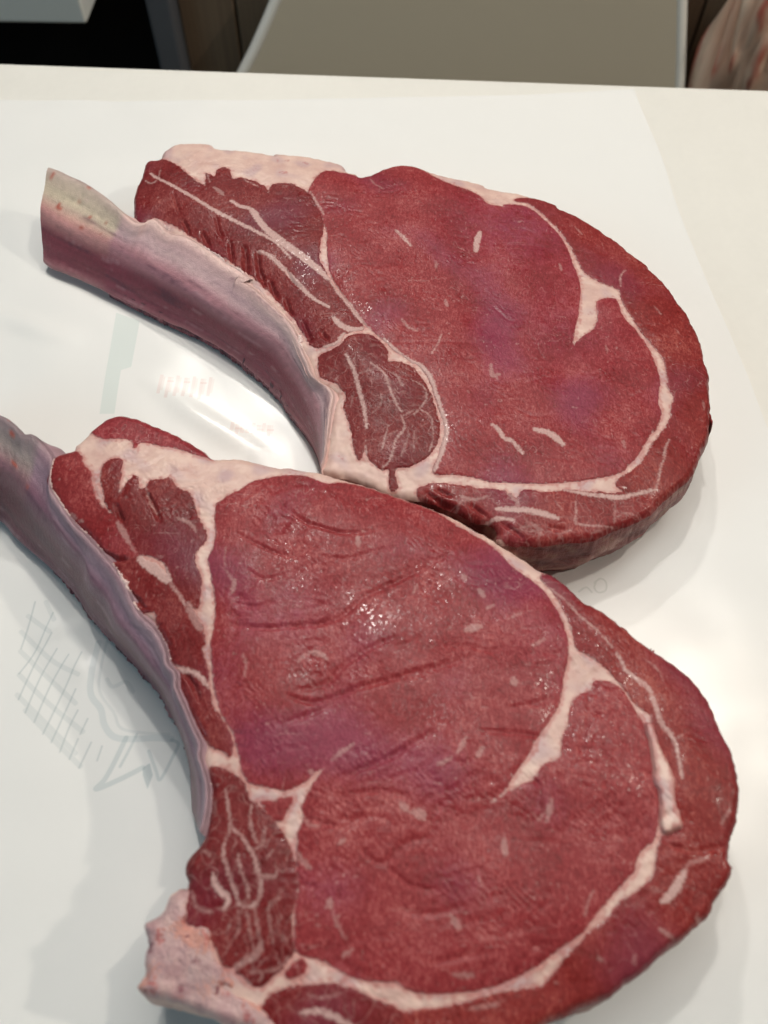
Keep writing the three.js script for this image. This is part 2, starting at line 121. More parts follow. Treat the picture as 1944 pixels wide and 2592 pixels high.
const NEAR_STEAK = {"H":38,"outline":[-123.7,11.7,-123.3,3.8,-120.9,1.1,-116.4,-1.1,-116.2,-3.3,-113.4,-7.3,-111.8,-11.2,-109.3,-14.4,-106.1,-17.3,-100.6,-18.3,-93.2,-15.9,-86.4,-13,-76.1,-8.1,-67.2,-2.4,-64,0.3,-57.7,-0.7,-50.2,0.2,-40.1,3.1,-37.3,2.8,-29.9,4,-23.6,5.2,-13.7,8,-4.5,10.5,4.7,13.7,10.7,15.9,17.9,18.7,25.6,22.5,38,29.6,42.5,32.9,49.3,37.2,54.8,41.5,58.7,42.9,63.5,46.8,68.6,52.8,71.8,54.5,77,57.9,84.6,64.2,91,69.1,79.5,60.6,85.6,65.5,91.6,70.4,99.4,76.5,103,80.9,106.2,87.3,107.4,92.3,109.1,98.5,110.4,102.5,110.6,109.2,110.4,113.1,109,119,107.2,123.4,105,127.2,103.6,131.5,103.8,133.8,104.5,134.9,103.1,137.9,100.7,140.3,97.4,144.4,95.4,147.3,91.4,150.2,87.2,153.6,83.1,155.9,77,160.4,72.4,163.2,67.1,166.9,60.9,169.7,54.7,171.9,48.6,174.4,38.2,178.9,22.9,182.3,2.7,184.1,-14.6,182.1,-27.1,179.1,-34.3,178,-37,177,-43.4,175,-52.4,173,-59.2,171.7,-61.5,169.9,-61.3,168.8,-60.1,166.8,-60.7,163.4,-60.5,159.4,-62,155.5,-61.5,154,-58.2,152.1,-57,149.2,-56.2,147.2,-54.1,145.7,-52,145.6,-51.7,143.5,-53,141,-52.8,137.9,-49.7,134.3,-48.2,129.8,-48.3,122.5,-49.2,117.8,-50.8,113.5,-52.7,109.2,-52.6,105.7,-56.2,100.3,-59.8,94.1,-63.3,88.4,-64.3,83.6,-67.2,80.6,-69.1,75.7,-73.4,69,-76.3,65.3,-79.9,63.3,-83.2,60.8,-86.1,57.3,-89,53.7,-93,44.9,-97.8,40.9,-103,35.6,-108.8,30.5,-114.9,24.3,-118.3,19.9,-121.2,16.5],
 "muscles":{"eye_muscle":[-58.8,21.5,-55.1,17.9,-51.7,15.6,-48,11.9,-41.6,9.3,-35.6,8.4,-29.5,8.5,-25.7,10.1,-20.8,11.7,-16,10.8,-7.5,11.7,0.4,13.9,7.7,16.4,16.7,20.3,22.6,24.7,28.5,28.7,37.8,34.4,43.3,41.2,48.8,45.4,52.8,49,55.8,53,58.2,58.3,59.9,63.9,60.5,69.7,59.3,77.6,58.8,77.3,57.6,83.2,55.6,89.8,52.6,94.5,48.1,100.3,44.9,105.8,41.2,110.6,37.6,115.9,33.6,119.2,30.7,123.1,35.1,120.5,40.5,117.1,46.7,114,49.8,111.1,51.6,108.9,56,107,57.3,104,58,100.3,59.9,96.4,61.2,90.7,62.7,88,66.3,85.9,68.9,84.3,69.6,82.1,73.4,82.5,76.4,84.6,78,87.2,79.7,90.8,81.3,94.2,82.4,96.7,83.2,101.1,83.1,106.8,82.9,112.8,83.3,116.6,82.6,121.7,81.2,126.1,80.1,128.3,77.4,130.2,74.9,133.3,73.3,136.9,74,135.6,70.3,139.7,66.8,142.7,61.8,147.9,57.1,153,53.9,154.8,49.4,157.5,45.5,160.3,38.3,163.7,31.3,166.2,22.3,167.3,13,167.6,8.8,165.9,7.3,165.2,1.9,165.4,-4.4,164.4,-7.6,163,-11.8,161.2,-16.3,160.1,-18.7,159.4,-19.3,157.8,-19.5,153.8,-19.8,150.1,-19.5,146,-19.6,141.7,-20.4,138.7,-20.5,136.5,-20.8,133,-20.6,129.4,-19.2,126.2,-20,122.5,-17.9,117.7,-16.1,114.5,-13.9,111,-14.9,110.2,-18.5,112.4,-20.8,114.9,-24.7,116.9,-27.6,117.4,-32.1,116.6,-36.4,115.8,-38.8,113.4,-39.9,109.7,-41.1,106.5,-41.2,106.1,-43.2,101.3,-46.9,96.3,-49.7,90.6,-51.4,85.8,-52.2,80.9,-53.5,74.8,-53.4,67.9,-53.9,60.3,-55.3,54.2,-57.1,48.1,-55.3,54,-57.1,47.9,-58.5,43.5,-57.4,38.3,-57.6,31.8,-58.8,25.8,-58.6,21.3],
 "cap_muscle":[55.6,45,59.4,49.9,62.3,56.8,64.3,64,64.8,70.2,68,71.8,72.7,75.2,76.6,79.8,79.6,84.1,82.1,88.3,86.6,91.7,85.7,95.8,87.7,102.6,89.4,108.6,89.6,111.9,89.1,117.1,90.2,124,88.3,125.6,84.3,128.8,84,128.4,82.1,133.9,81,138.3,77.9,140.9,74.2,143.9,70.2,145.8,66.6,149.9,62,152.8,57.9,156.3,53.9,160,50,164.3,46.2,167.1,40.8,167.7,34.1,169,27.6,170.8,22.2,172.1,16.3,173.3,11,173.7,7.5,175.3,7.6,179.8,12.8,184.7,27.9,183.4,40.2,179.7,49.8,174.5,55.9,172.1,62,169.9,67.7,167.4,73.5,163.6,78.1,160.9,84.3,156.4,88.3,154.1,92.6,150.7,96.2,147.8,98.6,145,101.9,140.8,104.2,138.5,105.7,134.3,105.3,129.5,105.6,127.8,108.4,123.4,110,118.9,111.4,113.1,111.6,108.5,111.6,101.8,110.3,97.8,108.6,91.5,107.4,86.6,103.9,80.1,100.2,75.8,92.4,69.6,86.4,64.7,80.4,59.8,72.7,54.4,72.9,54.8,69.2,52.5,64.1,46.5,59.5,43.2],
 "chine_muscle":[-26.3,176.8,-27.4,174.2,-26.7,171.8,-24.2,169.9,-20.1,168.4,-15.7,167.9,-9.1,167.3,-2.9,168.6,1.6,170.4,8.3,172.8,10,174.6,6.6,178.3,-1.9,180.4,-14.7,181.5,-20.8,180.2],
 "seam_muscle":[-32.9,121.7,-29.2,121.4,-24.6,120.4,-24.7,122.6,-25.9,124.5,-26.8,126.2,-28.7,126,-30.9,123.8],
 "wedge_muscle":[-21.7,165.6,-21,164,-18.9,162.2,-17.1,162.5,-17.3,164.5,-19.5,165.7],
 "mottled_muscle":[-49.4,112.6,-47.1,112.2,-42.3,114.1,-38.8,116.7,-36.8,121.4,-34.9,122.3,-32,124.5,-27.9,128.5,-25.3,131.6,-23,135.9,-21.5,140.3,-20.9,145.2,-21.4,149.4,-22,152.3,-21.1,157.5,-20.2,159.9,-22,162.3,-25.3,165.7,-28.2,167.7,-30.8,167.6,-32.5,166.1,-34.9,165,-33.7,163.6,-30.7,162.3,-29.4,160.1,-31.5,161.2,-35,162.7,-37.1,163.7,-39.4,162.2,-41.5,158.9,-43.7,156,-47.1,154.9,-50.5,153.4,-51.4,150.7,-50.1,146.7,-52.1,143.2,-52.8,139.7,-51.2,136.6,-49,132.6,-48,127.8,-47.7,124.8,-47.7,120.1,-49.2,116.4],
 "top_strip_muscle":[-111.1,-9.6,-109.1,-13.5,-105.9,-16.3,-100.4,-17.4,-93,-14.9,-86.2,-12.1,-76,-6.9,-67.4,-1.3,-64.8,0.6,-68.7,-0.3,-76.5,-2.6,-84.8,-4.1,-91.3,-5.3,-92.5,-3.6,-93.2,-1.9,-95.4,-5.7,-100.8,-6.4,-105.7,-6.2],
 "end_muscle":[-123.7,11.7,-122.6,3.8,-119.8,0.4,-116.2,-0.2,-112.5,2.6,-110.4,6.9,-107.3,9.7,-105.1,16.6,-101.6,22.7,-97,26.3,-90.8,31.1,-87.1,36.9,-83.8,42.3,-86.2,44.6,-91.3,44.9,-96.5,41.8,-102.4,35.5,-108.2,30.5,-114.4,23.9,-117.4,19.9,-120.7,16.5],
 "lobed_muscle":[-103,9.4,-102.1,5.1,-99.5,3.5,-96.6,4.2,-95.6,10.7,-94.8,18.4,-93.4,15.8,-91.4,11.4,-89.5,11.6,-88.1,15.5,-86.1,16,-84.4,12.6,-80.3,12,-77.4,11.3,-75.1,15,-70.1,17.1,-67.8,20.5,-66,25.7,-63.1,30.8,-61.5,32.7,-61.5,36.9,-63.9,40.9,-63.5,45.6,-61.3,49.3,-60.4,54.2,-60.4,61.5,-64.2,59.8,-68.8,54.6,-72.2,50.7,-73.6,46.3,-76.5,43.9,-81.4,42.8,-83.5,42.3,-87.1,37.6,-89,33.7,-91.9,30.5,-97.8,24.6,-100.1,19.2,-102.1,14.3],
 "rib_muscle":[-91.2,43.8,-85,42,-81.1,44.4,-75.5,47.4,-71.4,51.6,-66.8,55.7,-63.3,60.4,-60.4,65,-58,68.1,-56.9,72.1,-57,76.6,-55.3,81,-54,85.7,-57.2,83.3,-60.6,82.1,-63.4,80.7,-66,79.3,-68.4,74.5,-72.7,68.3,-74.2,63.1,-77.9,62.1,-80.2,63.2,-82.7,60.1,-84.7,56,-87.5,53,-90.4,49.4],
 "rib_muscle_001":[-64.5,82.5,-61.6,82.1,-57.2,83.3,-53.3,88.1,-51.4,93.9,-48.3,97.5,-45.3,102,-43.6,107.9,-46.1,107.4,-50.7,105.1,-53.6,102.7,-56.1,98.7,-59.3,93.6,-62.7,88.4]},"creases":[[2.4,-97.2,40.9,-94.6,42.4,-90.9,43.8,-87.5,43.7],[2,-85.3,55.4,-82.6,57.7,-78.7,61.2],[1.8,-85.3,17.9,-82,22.6,-78.5,29.3],[1.6,-95,23.1,-93,27.1,-91.3,29.8],[1.8,-61.9,83.5,-58.9,86.1,-55.9,91.9],[0.8,-34.3,22.9,-27.9,28.1,-20.7,30.6,-13.6,32.3,-6.6,31.4,2,27.6],[1,23.7,37.9,15.6,43.4,5.4,49.4,-2.9,54,-7.8,57.3],[1.2,-48.3,67.1,-37.8,68.2,-29.2,67.1,-18.4,65.4,-12,62.2,-6.7,56.6],[1.1,-25.2,88.4,-17,86.2,-10,78.8,-3.7,74.1,5.9,69.7],[1.2,-28.2,90.1,-19.7,92.2,-11.5,89.2,-4.3,86.3,6.2,83.2,16.8,79.5,30.7,75.1],[0.8,-30.4,99.8,-19.5,95.3,-9.4,90.2],[0.6,-51.4,33,-42.2,37.9,-31.4,42,-24.8,38.5,-21.6,34.5],[0.6,-21.1,41.6,-11.9,42,-3.4,39,4,36.7],[0.5,-45.7,47,-39.7,50.6,-33,49,-26.6,45],[0.8,5.4,85.5,16.1,81,26.9,76.9],[0.6,5.1,73.5,13.9,69.7],[0.7,32.1,99.1,44.5,99.5,52.8,100.4],[0.8,-19.5,125.5,-14,127.4,-9.2,128.1],[1,-12.4,115.1,-2.6,110.9,7.3,106.1,17.9,99.7],[0.8,-12.1,119.9,0.2,118,10.1,119.1],[0.6,-4.1,133.8,2.8,137.5,7.9,133.4,15,130],[0.7,4.7,138.3,10.4,142.5,17.9,143.9],[0.6,-19.5,143.9,-14.8,144.1],[0.7,6.5,132.7,10.4,131.4,16.2,130],[0.6,16.3,161.7,25.4,159.8,34.6,158],[0.6,6.9,149,16.3,149.8,25.6,147.8],[0.5,22.6,72.5,29.2,71.9,32.9,72.9],[0.7,-48.7,59.4,-41.9,60.9,-35.5,58.9],[0.6,55.1,87.7,47.9,90.1,40.7,91.8],[0.6,66.6,85.8,65.9,93,62.3,101.5,62.5,106.9],[0.7,46.5,112.7,49,115.2,47.2,122.9],[1.2,83.6,128.8,86.1,127.2,88.6,125.7],[0.8,83.3,128.4,90.7,131.2,98.6,130.3,104.1,129],[0.6,86.8,135.5,92.4,132.9,97,132.2]],
 "streaks":[[2,-8.9,33.6,-8.6,36.9],[2,-22.3,75.6,-19.8,75.8,-16.7,77.6],[1.2,-25.7,79.1,-24,76.8,-22,75.6],[1.7,-49.5,51.2,-49.7,55.8],[0.6,-54,39,-53.8,43.5,-53.1,47.3],[1,-43.6,77.2,-42.1,80.5,-42.2,84.1],[2.4,27.5,46.4,28.1,47.6],[1,11.7,50.4,10.8,53.5],[0.9,-53.7,46.7,-51.1,49.7,-49.3,52.7],[3.2,27.9,66.3,32.7,64.7],[2.8,42.7,82.3,43.1,84.1],[1.3,49.7,71.1,53.6,68.1],[1.2,35.2,58.2,37.5,56.9],[0.9,42.1,61.8,46.7,59.4],[2,32.7,51.4,34.3,54],[1.7,24.7,105.8,27.2,101.3],[2,32.3,104.2,30.6,106.6],[1.5,18.5,109.8,22.6,107.6],[3.2,12.2,123.1,14.4,124.6],[2,7.6,121.1,9.9,123.2],[2.3,37.5,130,37.9,133.9],[1.9,50.3,124.4,52.1,118.6],[1,47.7,124.4,49.9,122.2],[2.2,22.2,150.2,24.6,153.1],[0.9,62.1,142.4,60.1,146.2,59.3,148.7],[1.4,22.3,163.9,27.7,164.1],[1,29.9,140.2,30.8,142],[2.2,-11.2,147,-11,149],[1,-11,149,-8.6,153.5,-6.2,156.4],[1.8,-9.4,132.6,-8.2,131.5],[2.6,10.9,123.2,15,123.9],[1.4,8.4,121.1,10.1,122.4],[1.4,-6.9,160.6,-4.5,159],[1.6,-21.2,135.2,-19.5,137.4,-17.3,139.3],[1.2,-20.2,126.4,-17.9,127.9,-15.7,127.9],[1.6,-19.8,112.5,-17.4,113.8],[1.5,-13.2,109.3,-10.4,106.7,-7.2,104.4],[0.9,57.2,48.8,62.9,54.4,66.2,59.1,71.6,64.5,75.9,69.8],[1.3,77.1,72,78,73.9,79.7,78,85.5,83,86.9,88,88.2,94.4,91,99.1,91.6,103.9,91.8,110.8],[0.8,91.6,99.4,94.3,97.6],[0.6,86.1,73.2,89.9,76.9,90.8,80.6],[0.9,105.8,118.1,103.6,121,101.9,123.3],[2.4,88.9,136.6,85.3,141.4,81.4,144.6],[1,97,132.5,90.8,134.5,89.3,136],[1.8,90.9,148,92.4,150.2],[1.3,79.8,151.4,83.5,153.5],[1,71.6,159.5,72.4,157.9],[1,62,158.7,63.7,159.7],[1.3,26.9,171.7,34.7,170.4],[1.2,-44.2,118.6,-42.6,123.7,-40.9,129.2,-38.3,130.9,-34.5,135.2,-32,140.4,-30.7,143.8,-31.4,148.4,-34.2,149.4,-36.2,148.6,-38.6,144,-41.7,138.1,-42.6,134.6,-41.5,130.5,-41,128.7],[0.9,-35.9,122.5,-35.5,128.1,-32.8,133.4],[1,-34.5,135.3,-31.4,132.9,-31.3,128.8],[1.6,-30.9,141.7,-27.6,141.5,-26.7,140.4],[1,-32,149.3,-30.5,154.6,-29.1,158.5],[0.9,-34.2,149.8,-32.7,154.6,-31,160.2],[0.9,-36.4,150.7,-35.5,154.7,-37.3,158.2],[1,-28.1,150.8,-27.5,148.1,-24.8,147],[0.9,-28.1,150.4,-26,157.7],[0.8,-38.2,136.2,-36.7,140.5,-34.3,144.7,-33.8,147.7],[1.1,-27.6,164.8,-23.2,163.5,-21.2,161.1],[1.1,-28.9,167.1,-28,165.2,-31.6,164.9],[1.6,-44.5,141.6,-43.4,144.6,-39.6,147.4,-40.1,150.4],[1.1,-50.2,146.1,-47.5,150.2,-43.3,151.1],[0.8,-29.8,137,-28.3,135],[0.9,-48.3,135.2,-46,136.6],[2.3,-29.1,157.9,-30,160.9,-33.2,162.6,-36.5,164.9],[0.7,-37.9,153.2,-38.9,156],[0.7,-42.4,150.4,-36.5,149.6],[0.8,-15.6,169.8,-12,170.4,-6.8,169.1],[1.6,-17,173.9,-12.7,173.4,-8.7,174.4,-2.9,176.8],[2.2,-93.3,30.2,-90.6,33.7,-87.6,37.9],[1,-87.6,37.9,-84.3,42.3],[4.6,-82.6,43.8,-79.1,45.9,-75.3,48.3,-72.2,51.6],[1.1,-72.2,51.6,-67.8,56.3,-64.7,60.5],[3.6,-64,60,-61.7,63.8,-58.8,68.4],[1.5,-66.9,80.6,-62.2,82,-57.7,83.4,-53.4,87.5],[1.6,-111.8,26.2,-108.8,27.8],[1.2,-107.6,29.1,-106.1,29.4],[1.6,-72.3,28,-68,29.5,-65.1,32.7],[0.8,-85.6,15.8,-83.5,21.3,-80.3,26],[0.6,-48.4,123.4,-46.1,125.7]],
 "bone":{"top":[36,-192.2,-31.5,-168,-22.8,-147.7,-15.6,-143.3,-13.2,-140,-10.6,-136,-7,-132,-6.4,-124.6,1,-122.4,5.2,-121.2,15.3,-117.2,20.8,-109.5,30.1,-103.7,35.2,-97.8,40.8,-91.3,47.6,-86,54.3,-80.5,63.1,-73.9,68.8,-69.5,75.5,-67.9,80.2,-64.7,83.5,-63.9,87.8,-60.5,93.6,-57,99.7,-53.6,105.2,-53.4,108.8,-51.4,113.1,-49.8,117.4,-49,122.2,-49.2,127.1,-49.9,130.5],
 "ridge":[30,-187.6,-8.6,-164.7,-3.1,-145.1,3,-138.1,7.9,-130.6,15.6,-125.6,21.1,-118.2,29.1,-111.2,36.3,-105.2,42,-101.3,49.2,-94.2,55.9,-89.1,64.2,-82.1,71.1,-75.2,79,-68.4,86.6,-63.9,94.6,-59.6,101.9,-56.9,108,-54.9,112.5,-53.4,117.4,-52.5,122.2,-52.2,126,-51.3,129.2],
 "low":[3,-198.7,-0.7,-174.4,4.9,-153.5,11.5,-144.9,18.7,-136.8,25.1,-128.7,31.3,-116.7,41.8,-107.5,52.3,-96.8,62.1,-85.8,71.9,-78.5,79.1,-73.2,86.1,-67.8,94.1,-64.5,100.9,-62.5,106.4,-60.8,114,-59.6,119.8,-57,124.7]},"flap":[83,95.2,85,95.9,86.2,102.7,87.8,106.7,89,111.6,88.4,117.2,89.8,124,88.2,125.3,84.3,126.5,84.2,121.7,84.8,114.7,83.7,112.7,83.8,106.8,83.8,100.7],
 "chine":[-62.4,155.5,-61.8,153.6,-58.5,151.7,-57.3,148.7,-56.5,146.8,-54.2,145.4,-51.9,145.4,-50.9,149,-51,152.3,-50.9,155.3,-48.5,155.2,-44.5,155.9,-43.4,158.9,-41.1,163.2,-38.4,166.6,-35.6,167.6,-35.9,168.8,-38.6,168.1,-39.4,169.3,-35.2,170.7,-29.7,173.1,-25,175.9,-23,178.8,-34.2,179.1,-37.4,177.4,-43.3,175.4,-52.3,173.4,-59.3,172.2,-61.9,169.9,-61.7,168.6,-60.5,166.9,-61.2,163.4,-61,159.4]};
const PRINT = {"thin":[[-131.9,45.3,-132.0,54.1,-132.6,64.0],[-124.1,49.4,-127.1,64.8,-130.8,73.6],[-122.6,57.6,-125.8,68.4,-128.5,83.2],[-119.4,63.5,-122.6,74.2,-124.8,87.8],[-114.5,65.7,-118.1,76.7,-120.8,91.1],[-109.9,64.6,-113.1,79.6,-116.7,95.1],[-109.0,78.6,-111.3,89.5,-113.1,97.9],[-106.5,86.3,-108.1,92.3,-109.4,101.1],[-102.4,89.2,-103.8,94.7],[-104.2,96.4,-105.6,103.4],[-99.4,97.4,-101.7,106.1],[-95.4,98.5,-96.1,103.5]],"soft":[[-133.1,51.2,-123.6,57.1],[-134.2,57.5,-120.1,68.2,-109.3,73.2],[-132.6,65.0,-120.3,74.5,-107.9,83.8],[-130.7,74.0,-117.1,84.5,-103.1,93.8],[-129.4,81.5,-119.9,88.9,-104.0,101.3],[-125.0,87.0,-111.4,97.9,-101.4,105.6],[-127.8,45.2,-123.0,52.3]],"crest":[[-104.6,60.7,-104.6,73.1,-103.0,80.6,-98.5,85.6,-96.1,91.1,-92.0,95.1,-86.0,95.7,-77.7,95.0,-71.8,95.2],[-101.6,60.1,-101.7,70.2,-100.3,79.1,-93.6,86.7,-90.5,91.7,-84.4,93.2,-72.9,93.6],[-87.7,95.4,-90.2,104.1,-92.3,109.7,-94.5,112.9,-87.5,109.6,-80.1,105.3],[-84.2,94.0,-86.0,99.9,-87.9,105.2],[-79.0,99.6,-75.4,106.0,-73.7,109.1,-72.1,106.3,-70.4,101.4,-69.1,96.8,-71.8,95.5],[-98.6,74.6,-95.9,77.2,-91.6,75.3,-88.3,78.7]],"leaf":[-80.1,105.3,-77.9,103.6,-76.2,107.6,-77.2,112.3,-79.6,107.7],"band":[-130.3,-103.8,-118.3,-99.1,-116.9,-70.8,-121.1,-68.6,-119.3,-44.4,-125.8,-44.1]};

// ---------------------------------------------------------------- the setting: floor, counter, paper
const plain = (r, g, b, roughness = 0.6, more = {}) => new THREE.MeshPhysicalMaterial({ color: new THREE.Color().setRGB(r, g, b), roughness, ...more });
const speckle = paint(512, 512, (i, j, o) => { const v = 0.96 + 0.012 * noise(i / 9, j / 9) + 0.012 * noise(i / 2.2, j / 2.2) + 0.015 * noise(i / 60, j / 60); o[0] = v; o[1] = v; o[2] = v; }, true, true);
const grainBump = paint(512, 512, (i, j, o) => { o[0] = 0.5 + 0.25 * noise(i / 5, j / 5) + 0.2 * noise(i / 17, j / 17); }, false, true);

const floor = part('floor', new THREE.BoxGeometry(4, 0.05, 3), plain(0.18, 0.15, 0.12, 0.7)); floor.position.set(0, -0.925, -0.6); floor.userData.kind = 'structure';

{ // counter with a softened front and corner
  const c = thing('counter', 'white counter top with rounded edge under the sheet of paper', 'counter', [-0.2, -0.9, 0.25]);
  const top = plain(0.80, 0.785, 0.735, 0.36, { map: speckle, bumpMap: grainBump, bumpScale: 0.00008, clearcoat: 0.15, clearcoatRoughness: 0.4 });
  const wt = part('worktop', new RoundedBoxGeometry(0.88, 0.03, 1.105, 4, 0.004), top, c);
  wt.position.set(-0.0165, 0.885, 0.0005);
  const base = part('cabinet_base', new RoundedBoxGeometry(0.82, 0.868, 1.0, 3, 0.004), plain(0.6, 0.58, 0.53, 0.5), c); base.position.set(-0.02, 0.434, 0.02);
}

// sheet of coated paper: a slightly buckled sheet with faint print that shows from its other side
const PAPER = { x0: -0.42, z1: 0.42 };
const paperRight = resample(spline([[141, -320], [139.6, -295.4], [147.2, -233.2], [149.5, -193.7], [156.1, -138.8], [163.5, -86.5], [168, -46], [176, 20], [186, 110], [198, 220], [218, 440]], false, 6), 200);
const paperFar = (x) => { const P = [[-480, -238], [-228.4, -262.4], [-110.6, -269.5], [72.3, -285.7], [139.6, -295.4], [250, -310]]; let k = 0; while (k < P.length - 2 && P[k + 1][0] < x) k++; return mix(P[k][1], P[k + 1][1], (x - P[k][0]) / (P[k + 1][0] - P[k][0])); };
const rightAt = (z) => { let k = 0; while (k < 198 && paperRight[k + 1][1] < z) k++; return mix(paperRight[k][0], paperRight[k + 1][0], clamp((z - paperRight[k][1]) / (paperRight[k + 1][1] - paperRight[k][1]))); };
const FOLDS = [ // crest lines of the buckles: height mm, width mm, points mm
  [1.5, 5.5, -112, -66, -94, -54, -86.8, -47.3, -77.6, -41.3, -68, -35.4, -55, -27, -46, -20],
  [1.4, 7, -215, -106, -184, -99, -172, -95, -157, -88, -140, -84],
  [1.3, 5, -122, 41, -116, 46.5, -109.6, 51.8, -104, 56],
  [1.0, 5, -128, 60, -122.5, 56.1, -118.3, 53.1, -112, 51],
  [1.0, 7, -116, 66, -110, 70, -104, 71],
  [0.9, 9, -200, 10, -170, 20, -150, 60, -140, 110],
];
const steakPolys = [];
function paperHeight(x, z) {
  let h = 0;
  for (const f of FOLDS) { let d = 1e9, at = 0; const n = (f.length - 2) / 2;
    for (let i = 0; i < n - 1; i++) { const a = [f[2 + 2 * i], f[3 + 2 * i]], b = [f[4 + 2 * i], f[5 + 2 * i]]; const [q, t] = segDist(x, z, a, b); if (q < d) { d = q; at = (i + t) / (n - 1); } }
    h += f[0] * Math.exp(-((d / f[1]) ** 2) * 2) * Math.sin(Math.PI * clamp(at * 0.96 + 0.02)); }
  h += 0.9 * (noise(x / 45 + 3, z / 45) + 0.5) * smooth(-60, -140, x) + 0.22 * noise(x / 24, z / 24 + 9);
  return h;
}

// ---------------------------------------------------------------- steaks
const CELL = 0.7; // mm
function raster(lines, bb, step, reach, fn) { // distance to strokes on a grid: fn(k, along 0..1, distance, stroke)
  const w = Math.ceil((bb[2] - bb[0]) / step) + 1, h = Math.ceil((bb[3] - bb[1]) / step) + 1;
  for (const s of lines) {
    const pts = spline(pairs(s.slice(1)), false, 5); s.len = 0; for (let k = 1; k < pts.length; k++) s.len += Math.hypot(pts[k][0] - pts[k - 1][0], pts[k][1] - pts[k - 1][1]); const R = reach(s), n = pts.length - 1;
    let x0 = 1e9, x1 = -1e9, y0 = 1e9, y1 = -1e9; for (const p of pts) { x0 = Math.min(x0, p[0]); x1 = Math.max(x1, p[0]); y0 = Math.min(y0, p[1]); y1 = Math.max(y1, p[1]); }
    const i0 = Math.max(0, Math.floor((x0 - R - bb[0]) / step)), i1 = Math.min(w - 1, Math.ceil((x1 + R - bb[0]) / step)), j0 = Math.max(0, Math.floor((y0 - R - bb[1]) / step)), j1 = Math.min(h - 1, Math.ceil((y1 + R - bb[1]) / step));
    for (let j = j0; j <= j1; j++) for (let i = i0; i <= i1; i++) {
      const x = bb[0] + i * step, y = bb[1] + j * step; let d = R, at = 0;
      for (let k = 0; k < n; k++) { const a = pts[k], b = pts[k + 1]; const dx = b[0] - a[0], dy = b[1] - a[1], t = clamp(((x - a[0]) * dx + (y - a[1]) * dy) / (dx * dx + dy * dy || 1)), q = Math.hypot(x - a[0] - dx * t, y - a[1] - dy * t); if (q < d) { d = q; at = (k + t) / n; } }
      if (d < R) fn(j * w + i, at, d, s, x, y);
    }
  }
}
function fieldMesh(F, w, h, place, wall) { // surface where F > 0 (cells cut along F = 0); place(x, y index) -> [x, y, z, u, v] in mm
  const pos = [], uv = [], idx = [], gv = new Int32Array(w * h).fill(-1), ev = new Map(), cuts = [];
  const put = (fx, fy) => { const p = place(fx, fy); pos.push(p[0] / 1000, p[1] / 1000, p[2] / 1000); uv.push(p[3], p[4]); return pos.length / 3 - 1; };
  const corner = (i, j) => { const k = j * w + i; return gv[k] < 0 ? (gv[k] = put(i, j)) : gv[k]; };
  const edge = (i, j, down) => { const key = (j * w + i) * 2 + down; let v = ev.get(key); if (v === undefined) { const a = F[j * w + i], b = down ? F[(j + 1) * w + i] : F[j * w + i + 1], t = clamp(a / (a - b), 0.02, 0.98); v = put(i + (down ? 0 : t), j + (down ? t : 0)); ev.set(key, v); } return v; };
  for (let j = 0; j < h - 1; j++) for (let i = 0; i < w - 1; i++) {
    const a = F[j * w + i] > 0, b = F[(j + 1) * w + i] > 0, c = F[(j + 1) * w + i + 1] > 0, d = F[j * w + i + 1] > 0;
    const n = a + b + c + d; if (!n) continue;
    const ring = [], add = (on, v) => ring.push([v, on]);
    if (a) add(1, corner(i, j)); if (a !== b) add(0, edge(i, j, 1));
    if (b) add(1, corner(i, j + 1)); if (b !== c) add(0, edge(i, j + 1, 0));
    if (c) add(1, corner(i + 1, j + 1)); if (c !== d) add(0, edge(i + 1, j, 1));
    if (d) add(1, corner(i + 1, j)); if (d !== a) add(0, edge(i, j, 0));
    if (n === 2 && a === c) { // two separate corners
      for (let k = 0; k < ring.length; k++) if (ring[k][1]) { const p = ring[(k + ring.length - 1) % ring.length][0], q = ring[(k + 1) % ring.length][0]; idx.push(p, ring[k][0], q); if (wall) cuts.push([q, p]); }
      continue;
    }
    for (let k = 1; k + 1 < ring.length; k++) idx.push(ring[0][0], ring[k][0], ring[k + 1][0]);
    if (wall) for (let k = 0; k < ring.length; k++) { const p = ring[k], q = ring[(k + 1) % ring.length]; if (!p[1] && !q[1]) cuts.push([p[0], q[0]]); }
  }
  return { pos, uv, idx, cuts };
}
